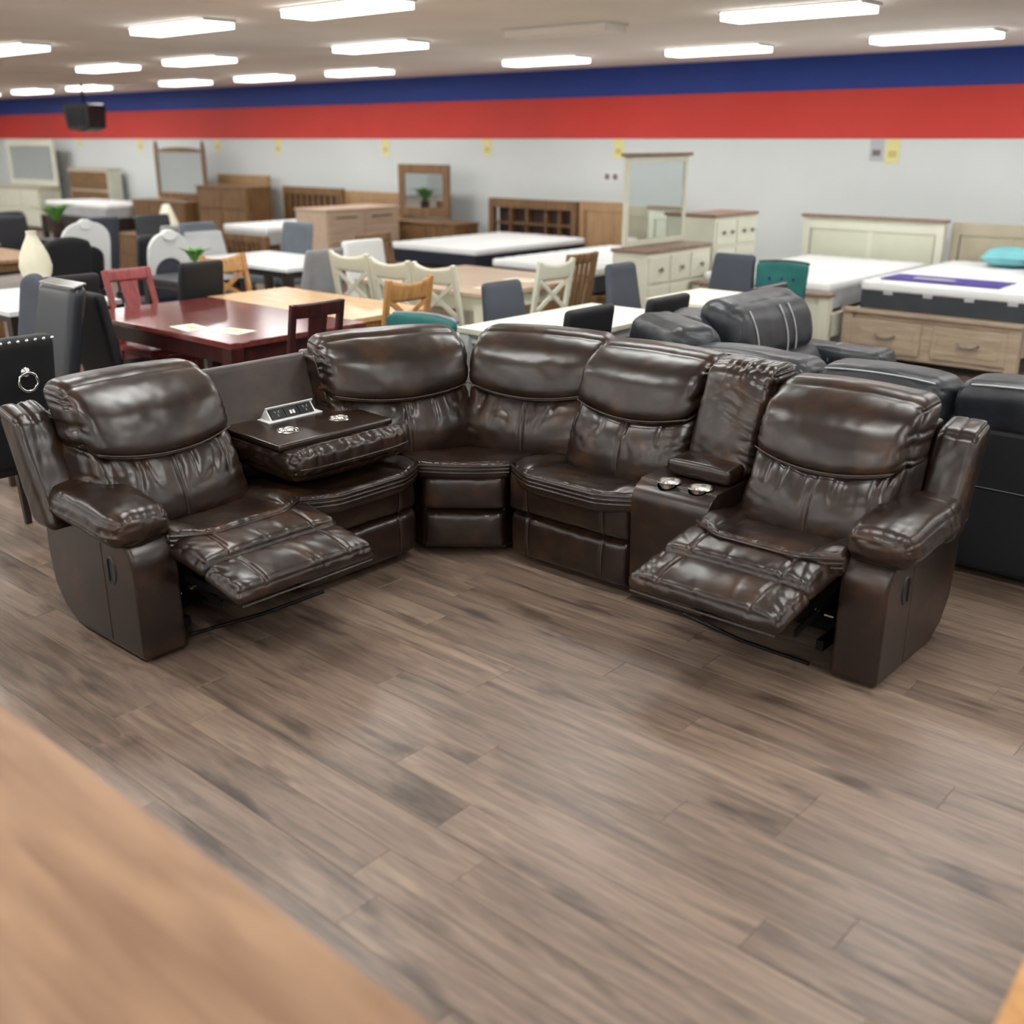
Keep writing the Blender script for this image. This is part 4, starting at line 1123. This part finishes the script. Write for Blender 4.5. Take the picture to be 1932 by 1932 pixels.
# chairs behind the left recliner
r, b = parsons_chair((-5.02, 1.95), '-X', M['black_fabric'], M['darkleg'], 'black chair with a silver ring knocker and studs on its back', bh=1.03, w=0.50, t=0.045)
for k in range(13):
    a = -0.92 + 1.84 * k / 12
    mb = MB().lathe([(0.009, 0), (0.007, 0.005), (0.002, 0.008)], seg=8)
    mb.bm.transform(Matrix.Translation((a * 0.25, 0.345 + 0.0, 1.012)) @ Matrix.Rotation(-PI / 2, 4, 'X'))
    mb.build('stud', M['silver'], b, smooth=True)
mb = MB().tube([(0.042 * math.cos(t), 0, 0.042 * math.sin(t)) for t in [2 * PI * k / 20 for k in range(20)]], 0.0075, 8, closed=True)
mb.bm.transform(Matrix.Translation((-0.10, 0.335, 0.83))); mb.build('ring_knocker', M['silver'], b, smooth=True)
mb = MB().lathe([(0.02, 0), (0.022, 0.008), (0.010, 0.02)], seg=12); mb.bm.transform(Matrix.Translation((-0.10, 0.315, 0.872)) @ Matrix.Rotation(-PI / 2, 4, 'X')); mb.build('ring_boss', M['silver'], b, smooth=True)
r, b = parsons_chair((-6.08, 2.60), '-Y', M['black_gloss'], M['darkleg'], 'tall grey-black chair with a silver studded top edge', bh=1.06, w=0.44, slope=0.22, t=0.05)
MB().box((0, 0.34, 1.062), (0.42, 0.08, 0.014), rx=0.25).build('stud_band', M['silver'], b, 0.004)
parsons_chair((-6.28, 3.44), '+Y', M['black_fabric'], M['darkleg'], 'black chair pushed under the cherry table, back to the sofa', bh=0.98, w=0.46)
parsons_chair((-6.60, 2.72), '-Y', M['slate'], M['darkleg'], 'narrow slate chair between the white table and the studded chair', bh=1.02, w=0.32, narrow=0.18, crown=0.05)
# white layered table with vase
T = table(-8.40, -7.22, 3.10, 3.92, 0.76, M['white'], M['darkleg'], 'white layered dining table holding the cream vase', apron=0.05)
MB().box((0, 0, 0.690), (1.08, 0.72, 0.02)).build('glass_shelf', M['lightgrey'], T, 0.004)
v = empty('vase', (-7.86, 3.62, 0.76)); tag(v, 'tall cream ceramic vase on the white table', 'vase')
MB().lathe([(0.05, 0), (0.058, 0.01), (0.052, 0.04), (0.072, 0.09), (0.105, 0.16), (0.115, 0.215), (0.10, 0.29), (0.07, 0.36), (0.042, 0.415), (0.034, 0.44), (0.038, 0.46), (0.030, 0.46), (0.025, 0.42)], seg=28).build('body', M['vase'], v, smooth=True)
parsons_chair((-7.22, 3.40), '-X', M['black_fabric'], M['darkleg'], 'black chair at the white table, left of the red chair', bh=1.0, w=0.42)
parsons_chair((-7.30, 4.46), '-X', M['black_fabric'], M['darkleg'], 'black chair just left of the golden oak cross-back chair', bh=1.0, w=0.38, narrow=0.05)
parsons_chair((-9.45, 4.52), '-X', M['black_fabric'], M['darkleg'], 'black round-topped chair right behind the cream vase', bh=1.0, w=0.42, crown=0.05)
parsons_chair((-9.42, 5.40), '-X', M['black_gloss'], M['darkleg'], 'glossy black chair between the two white carved chairs', bh=1.02, w=0.46)
ornate_chair((-10.15, 5.06), '-X', M['black_fabric'], 'white carved chair with black seat nearer the vase', bh=1.12)
ornate_chair((-8.95, 5.20), '-X', M['slate'], 'white carved chair with slate back beside the small plant', bh=1.08, w=0.38)
parsons_chair((-12.3, 6.35), '-X', M['slate'], M['darkleg'], 'slate chair beyond the glossy black chair on the left', bh=1.0, w=0.48)
parsons_chair((-11.6, 6.95), '+X', M['black_gloss'], M['darkleg'], 'black chair under the far cream lamp', bh=1.0, w=0.46)
table(-12.4, -10.45, 4.35, 5.05, 0.76, M['tanwood'], M['brownwood'], 'warm brown wood table at the left edge with a bowl', apron=0.08)
bw_ = empty('wooden_bowl', (-11.4, 4.72, 0.76)); tag(bw_, 'shallow brown wooden bowl on the wood table at left', 'bowl')
MB().lathe([(0.06, 0), (0.10, 0.01), (0.18, 0.06), (0.19, 0.075), (0.17, 0.07), (0.09, 0.02)], seg=20).build('body', M['brownwood'], bw_, smooth=True)
# potted plants
def plant(loc, label, s=1.0, potmat='white', n=9, leaf=0.12):
    r = empty('potted_plant', loc); MB().lathe([(0.035 * s, 0), (0.045 * s, 0.02), (0.05 * s, 0.12 * s), (0.045 * s, 0.12 * s), (0.04 * s, 0.1 * s)], seg=14).build('pot', M[potmat], r, smooth=True)
    for k in range(n):
        a = 2 * PI * k / n; e = 0.5 + 0.4 * random.random()
        d = Vector((math.cos(a) * e, math.sin(a) * e, 1.0)).normalized()
        p0 = Vector((0, 0, 0.11 * s)); p1 = p0 + d * leaf * s * 1.1; p2 = p1 + Vector((d.x, d.y, 0.1)) * leaf * s
        MB().bar(p0, p1, 0.01 * s, 0.004 * s, 0.05 * s, 0.004 * s).bar(p1, p2, 0.05 * s, 0.004 * s, 0.004 * s, 0.003 * s).build('leaf', M['green'], r)
    tag(r, label, 'plant', 'small green plants')
plant((-7.98, 5.02, 0.76), 'small green plant in a white pot near the cherry table', 1.0)
sp = table(-8.35, -7.62, 4.72, 5.30, 0.76, M['black_gloss'], M['darkleg'], 'small dark table under the little potted plant', apron=0.05)
plant((-15.55, 7.58, 0.485), 'leafy green plant at the far left above the black sofa', 1.9, 'darkgap', 10, 0.13)
r, b = parsons_chair((-15.55, 7.6), '-X', M['darkleg'], M['darkleg'], 'dark wooden stool holding the leafy green plant', bh=0.60, w=0.4, t=0.02); 
sofa2 = empty('leather_armchair', (-13.9, 6.05, 0), PI / 2 + 0.2); tag(sofa2, 'dark grey armchair at the far left edge', 'armchair')
pad('seat', M['black_gloss'], sofa2, (0.55, 0.38, 0.11), 0.06, (0, 0, 0.36)); pad('backrest', M['black_gloss'], sofa2, (0.62, 0.11, 0.30), 0.08, (0, 0.36, 0.66), 0.1)
for s in (-1, 1): pad('armrest', M['black_gloss'], sofa2, (0.10, 0.42, 0.29), 0.07, (s * 0.62, 0, 0.33))
legs4(sofa2, 1.1, 0.6, 0.27, 0.05, M['darkleg'])
# grey set in the middle
table(-9.35, -7.85, 5.85, 6.75, 0.76, M['white'], M['darkleg'], 'white rectangular dining table among grey chairs', apron=0.06)
shell_chair((-7.36, 5.66), '-X', M['midgrey'], 'mid grey shell chair just left of the cream cross-backs', 'grey shell chairs', bh=1.0, w=0.42)
parsons_chair((-9.6, 7.06), '-Y', M['slateblue'], M['darkleg'], 'slate blue chair in front of the pale wood dresser', bh=1.0, w=0.50, narrow=0.05)
parsons_chair((-8.35, 5.66), '+Y', M['slateblue'], M['darkleg'], 'slate blue chair pushed under the white dining table', bh=0.82, w=0.42)
parsons_chair((-10.12, 6.62), '+X', M['slateblue'], M['darkleg'], 'slate blue chair left of the slatted bed footboard', bh=1.0, w=0.46, narrow=0.06)
shell_chair((-9.24, 6.12), '+X', M['lightgrey'], 'pale grey shell chair behind the golden oak cross-back', 'grey shell chairs', bh=0.98, w=0.46)
shell_chair((-11.0, 6.55), '-X', M['lightgrey'], 'far pale grey shell chair beside the slate blue one', 'grey shell chairs', bh=0.96, w=0.42)
# cream set
table(-6.90, -5.44, 5.82, 7.15, 0.76, M['palewood'], M['cream'], 'cream dining table with pale wood top and two price sheets', apron=0.11, lt=0.10, inset=0.07)
paper(-5.78, 6.66, 0.76, 0.28, 0.18, 0.0, 'cream price sheet at the back of the cream dining table')
paper(-5.62, 6.12, 0.76, 0.24, 0.18, 0.0, 'cream price sheet at the front of the cream dining table')
wood_chair((-6.55, 5.78), '+Y', M['cream'], 'leftmost cream cross-back chair beside the grey shell chair', 'x', 'cream cross-back chairs', w=0.42, bh=1.02)
wood_chair((-6.08, 5.78), '+Y', M['cream'], 'middle cream cross-back chair half hidden by the oak chair', 'x', 'cream cross-back chairs', w=0.40, bh=1.0)
wood_chair((-5.61, 5.78), '+Y', M['cream'], 'right cream cross-back chair in front of the cream table', 'x', 'cream cross-back chairs', w=0.40, bh=1.0)
parsons_chair((-7.18, 6.42), '+X', M['white'], M['cream'], 'white padded chair at the head of the cream table', bh=1.0, w=0.46)
wood_chair((-5.40, 6.27), '-X', M['cream'], 'cream cross-back chair beside the brown slatted chair', 'x', 'cream cross-back chairs', w=0.38, bh=1.0)
wood_chair((-5.55, 6.78), '-X', M['brownwood'], 'brown slat-back chair in front of the far mattress', 'slats', 'brown slatted chairs', w=0.34, bh=1.0)
wood_chair((-7.75, 7.05), '+X', M['brownwood'], 'brown slat-back chair behind the white padded chair', 'slats', 'brown slatted chairs', w=0.42, bh=0.98)
# white sets behind the corner
table(-4.58, -3.86, 4.66, 6.02, 0.76, M['paper'], M['white'], 'white dining table right behind the sofa corner', apron=0.06)
parsons_chair((-4.50, 5.30), '+X', M['slate'], M['darkleg'], 'slate chair at the far side of the white table', bh=0.96, w=0.40, narrow=0.12)
parsons_chair((-3.96, 4.84), '-X', M['black_fabric'], M['darkleg'], 'black chair nearest the sofa corner at the white table', bh=0.95, w=0.42, slope=0.14)
parsons_chair((-3.88, 5.52), '-X', M['black_fabric'], M['darkleg'], 'black chair next to the black corner sofa', bh=0.95, w=0.42, slope=0.14)
parsons_chair((-4.22, 6.26), '+X', M['slate'], M['darkleg'], 'tall slate chair in front of the cream wide dresser', bh=1.02, w=0.36, narrow=0.14)
table(-4.42, -3.80, 6.45, 7.2, 0.76, M['paper'], M['white'], 'white dining table between the slate chairs', apron=0.06)
parsons_chair((-4.38, 7.34), '-Y', M['slate'], M['darkleg'], 'slate chair in front of the cream tall chest', bh=0.99, w=0.40, narrow=0.12)
tt = tub_chair((-3.93, 7.45), '-Y', M['teal'], M['darkleg'], 'teal tufted chair in front of the white bed', bh=0.98, turn=0.2); tt.scale = (0.72, 0.8, 0.96)
r, b = parsons_chair((-3.90, 6.82), '-X', M['black_gloss'], M['darkleg'], 'low black padded chair left of the teal tufted chair', bh=0.89, w=0.48)

# ------------------------------------------------------------------ bedroom furniture along the wall
# storage bed at right
bed_base(-4.00, -2.52, 8.90, 11.2, 0.40, M['greigewood'], 'washed wood storage bed with two drawers in its foot', 'drawers', M['greigewood'], 0.44)
m = mattress(-3.90, -2.50, 8.98, 11.1, 0.455, 0.69, 'white mattress with charcoal sides and a purple label', 'matt_dark')
for k in range(4):
    MB().box((-0.46 + 0.34 * k, -1.063, 0.155), (0.08, 0.006, 0.03)).build('handle_tab', M['lightgrey'], m, 0.002)
lab = MB().box((-0.10, -0.72, 0.257), (1.0, 0.42, 0.006)).build('label_print', M['purple'], m, 0.002)
MB().box((-0.20, -0.74, 0.2615), (0.34, 0.10, 0.004)).build('label_lettering', M['lightgrey'], lab)
headboard((-3.18, 11.30), '-Y', 1.66, 1.05, M['beige'], 'beige panelled headboard at the right edge', None, 3, 'panel')
headboard((-4.80, 11.15), '-Y', 1.54, 1.05, M['cream'], 'cream two-panel headboard with a brown cap', M['browntop'], 2, 'panel', panel_mat=M['cream_panel'])
bed_base(-5.44, -4.06, 8.72, 11.0, 0.42, M['cream'], 'cream bed frame with a brown-capped footboard', 'plain', M['browntop'], 0.56)
mattress(-5.38, -4.12, 8.82, 10.95, 0.43, 0.66, 'white mattress on the cream bed', 'matt_grey')
def pillow(loc, rz, half, mat, label):
    r = empty('throw_pillow', loc, rz)
    def warp(P, A, B, C):
        k = np.clip(1 - A ** 2, 0.02, 1) ** 0.35 * np.clip(1 - B ** 2, 0.02, 1) ** 0.35
        P[:, 2] *= k; return P
    soft('cover', M[mat], r, half, half[2] * 0.9, (24, 24, 8), warp)
    tag(r, label, 'pillow', 'cushions on the storage bed')
pillow((-3.25, 10.75, 0.803), 0.2, (0.24, 0.24, 0.09), 'turquoise', 'pale turquoise cushion on the bed at the right edge')
pillow((-2.70, 10.4, 0.806), -0.1, (0.26, 0.24, 0.095), 'navy', 'navy cushion cut by the right edge')
# cream row facing +X
dresser((-5.68, 8.55), '+X', 1.06, 0.38, 0.91, 3, 3, M['cream'], M['browntop'], 'cream wide dresser with pewter knobs and brown top')
mirror((-5.83, 8.62), '+X', 1.00, 0.915, 1.70, M['cream'], 'cream framed mirror on the dresser with a brown crown', 0.05, M['browntop'])
dresser((-5.74, 9.62), '+X', 0.80, 0.40, 1.16, 4, 2, M['cream'], M['browntop'], 'tall cream chest of drawers beside the cream mirror', cat='chest', name='chest_of_drawers')
# beds in the middle
headboard((-9.75, 11.45), '-Y', 1.56, 1.07, M['brownwood'], 'brown bookcase headboard with small open shelves', None, 2, 'bookcase', t=0.10)
headboard((-8.12, 11.45), '-Y', 1.60, 1.08, M['tanwood'], 'plain tan wood headboard behind the cream mirror', None, 1, 'panel')
mattress(-9.88, -8.46, 8.95, 10.95, 0.44, 0.66, 'white mattress with navy sides under the bookcase headboard', 'matt_navy')
bed_base(-9.95, -8.40, 8.9, 11.3, 0.42, M['brownwood'], 'brown bed frame under the navy-sided mattress', 'plain', None, 0.42)
mattress(-7.72, -6.36, 8.42, 10.5, 0.42, 0.65, 'white mattress with charcoal sides left of the cream dresser', 'matt_dark')
bed_base(-7.80, -6.30, 8.36, 11.3, 0.40, M['brownwood'], 'brown bed frame left of the cream dresser', 'plain', None, 0.40)
mirror((-11.72, 11.3), '-Y', 1.06, 0.76, 1.50, M['brownwood'], 'brown wood framed upright mirror in the middle of the wall', 0.13)
dresser((-11.4, 11.0), '-Y', 1.65, 0.46, 0.74, 2, 3, M['brownwood'], M['brownwood_h'], 'low brown dresser under the upright brown mirror', knob=None)
headboard((-14.5, 11.45), '-Y', 1.55, 1.10, M['brownwood'], 'dark brown slatted headboard left of the pale dresser', None, 1, 'slats')
headboard((-13.05, 11.5), '-Y', 1.35, 1.07, M['tanwood'], 'tan headboard above the pale wood dresser', None, 1, 'panel')
dresser((-11.85, 9.95), '+X', 1.30, 0.66, 0.96, 2, 2, M['palewood'], M['palewood'], 'pale wood dresser with long finger slots', knob='slot')
bed_base(-13.7, -12.5, 9.0, 11.1, 0.42, M['brownwood'], 'brown bed frame with a slatted footboard between blue chairs', 'slats', None, 0.58)
mattress(-13.62, -12.58, 9.1, 11.0, 0.44, 0.68, 'white mattress on the bed with slatted footboard', 'matt_grey')
# far left
mirror((-17.85, 11.12), '-Y', 1.62, 0.82, 1.72, M['brownwood'], 'dark wood mirror with turned posts and arched top', 0.10, None, True)
dresser((-17.9, 10.86), '-Y', 1.75, 0.48, 0.80, 2, 3, M['brownwood'], M['brownwood_h'], 'brown dresser under the arched dark wood mirror', knob=None)
dresser((-15.95, 10.9), '-Y', 1.45, 0.48, 1.10, 3, 2, M['brownwood'], M['brownwood_h'], 'tall brown dresser right of the arched mirror', knob=None)
headboard((-16.55, 11.55), '-Y', 1.5, 1.25, M['tanwood'], 'tan headboard edge behind the tall brown dresser', None, 1, 'panel')
headboard((-18.75, 11.5), '-Y', 0.9, 1.20, M['tanwood'], 'narrow tan headboard left of the arched mirror', None, 1, 'panel')
dresser((-13.6, 7.95), '-Y', 1.15, 0.46, 0.62, 2, 2, M['brownwood'], M['brownwood_h'], 'low brown chest behind the small plant', knob=None, cat='chest', name='low_chest')
mattress(-21.2, -18.9, 10.15, 11.15, 0.46, 0.70, 'white mattress at the far left under the white chest', 'matt_grey')
bed_base(-21.3, -18.85, 10.07, 11.2, 0.44, M['darkleg'], 'dark bed frame at the far left', 'plain', None, 0.44)
dresser((-21.7, 11.5), '-Y', 1.6, 0.30, 1.28, 3, 2, M['cream'], M['beige'], 'white chest with brown drawer fronts at the far left', knob=None, front=M['brownwood_h'], cat='chest', name='chest_of_drawers')
mirror((-24.2, 11.4), '-Y', 2.2, 0.88, 1.83, M['cream'], 'wide white framed mirror at the far left wall', 0.12)
dresser((-24.2, 11.10), '-Y', 2.5, 0.48, 0.86, 2, 3, M['cream'], M['beige'], 'white low dresser under the wide white mirror', knob=None)
lm = empty('table_lamp', (-13.2, 7.95, 0.62)); tag(lm, 'small cream cone lamp in front of the far white mattress', 'lamp')
MB().lathe([(0.07, 0), (0.08, 0.01), (0.03, 0.03), (0.02, 0.12), (0.02, 0.14)], seg=16).build('base', M['silver'], lm, smooth=True)
MB().lathe([(0.15, 0.14), (0.05, 0.40), (0.03, 0.41)], seg=20).build('shade', M['vase'], lm, smooth=True)

bx_ = empty('small_box', (-9.70, 11.46, 0.47)); tag(bx_, 'small grey box on the bookcase headboard shelf', 'box')
MB().box((0, 0, 0.07), (0.16, 0.05, 0.14)).build('carton', M['greycard'], bx_, 0.004)
MB().box((0, -0.001, 0.142), (0.17, 0.056, 0.012)).build('lid', M['greycard'], bx_, 0.003)

# ------------------------------------------------------------------ on the wall and ceiling
cards = [(-22.72, 1.70, 'yellow', 'yellow price card above the far white chest'), (-20.3, 1.62, 'yellow', 'yellow price card just left of the arched mirror'),
         (-17.64, 1.62, 'yellow', 'yellow price card right of the arched mirror'), (-15.82, 1.60, 'yellow', 'yellow price card above the gap right of the tall brown dresser'),
         (-13.07, 1.60, 'yellow', 'yellow price card just left of the upright brown mirror'), (-10.91, 1.62, 'yellow', 'yellow price card above the left end of the bookcase headboard'),
         (-8.59, 1.61, 'yellow', 'yellow price card touching the corner of the cream mirror'), (-4.94, 1.60, 'yellow', 'largest yellow price card on the wall at the right'),
         (-5.12, 1.62, 'greycard', 'pale grey card beside the largest yellow price card')]
for x, zb, mt, lb in cards:
    zt = 1.845
    r = empty('wall_card', (x, WALL_Y, zb)); w = 0.155
    MB().box((0, -0.004, (zt - zb) / 2), (w, 0.006, zt - zb)).build('card', M[mt], r)
    MB().box((0, -0.0076, (zt - zb) * 0.38), (w * 0.6, 0.001, (zt - zb) * 0.28)).build('print', M['ink' if mt == 'yellow' else 'knob'], r)
    tag(r, lb, 'sign', 'price cards under the red band')
r = empty('wall_outlet', (-8.69, WALL_Y, 1.38)); tag(r, 'white double wall outlet left of the cream mirror', 'outlet')
MB().box((0, -0.006, 0), (0.26, 0.012, 0.13)).build('plate', M['white_plastic'], r, 0.003)
for s in (-1, 1): MB().box((s * 0.065, -0.014, 0), (0.07, 0.008, 0.07)).build('socket', M['knob'], r, 0.002)
r = empty('loudspeaker', (-18.0, 9.5, 2.20), 0.35); tag(r, 'black loudspeaker hanging below the ceiling at the left', 'speaker')
MB().prism([(-0.27, 0.20), (0.27, 0.20), (0.24, -0.18), (0.08, -0.24), (-0.21, -0.20)], -0.22, 0.22, 'Y').build('cabinet', M['black_plastic'], r, 0.03)
MB().box((0, -0.225, 0.0), (0.38, 0.012, 0.30)).build('grille', M['blackmetal'], r, 0.004)
MB().bar((0, 0, 0.20), (0, 0, CEIL_Z - 2.20), 0.03, 0.03).build('bracket', M['blackmetal'], r)

# ------------------------------------------------------------------ foreground
table(-4.2, -0.55, -0.35, 0.750, 0.75, M['near_top'], M['oak'], 'warm brown wooden tabletop in the lower left foreground', th=0.035, lt=0.09, name='display_table', bevel=0.004)
r = empty('wooden_bench', (0.137, 1.62, 0), 0.06); tag(r, 'golden wood furniture corner at the lower right edge', 'bench')
MB().box((0, 0, 0.46), (0.90, 0.36, 0.05)).build('seat', M['oak'], r, 0.008)
for sx in (-1, 1):
    for sy in (-1, 1):
        MB().box((sx * 0.40, sy * 0.14, 0.218), (0.06, 0.06, 0.436)).build('leg', M['oak'], r, 0.004)
for sx in (-1, 1): MB().box((sx * 0.40, 0, 0.15), (0.03, 0.22, 0.05)).build('stretcher', M['oak'], r, 0.003)
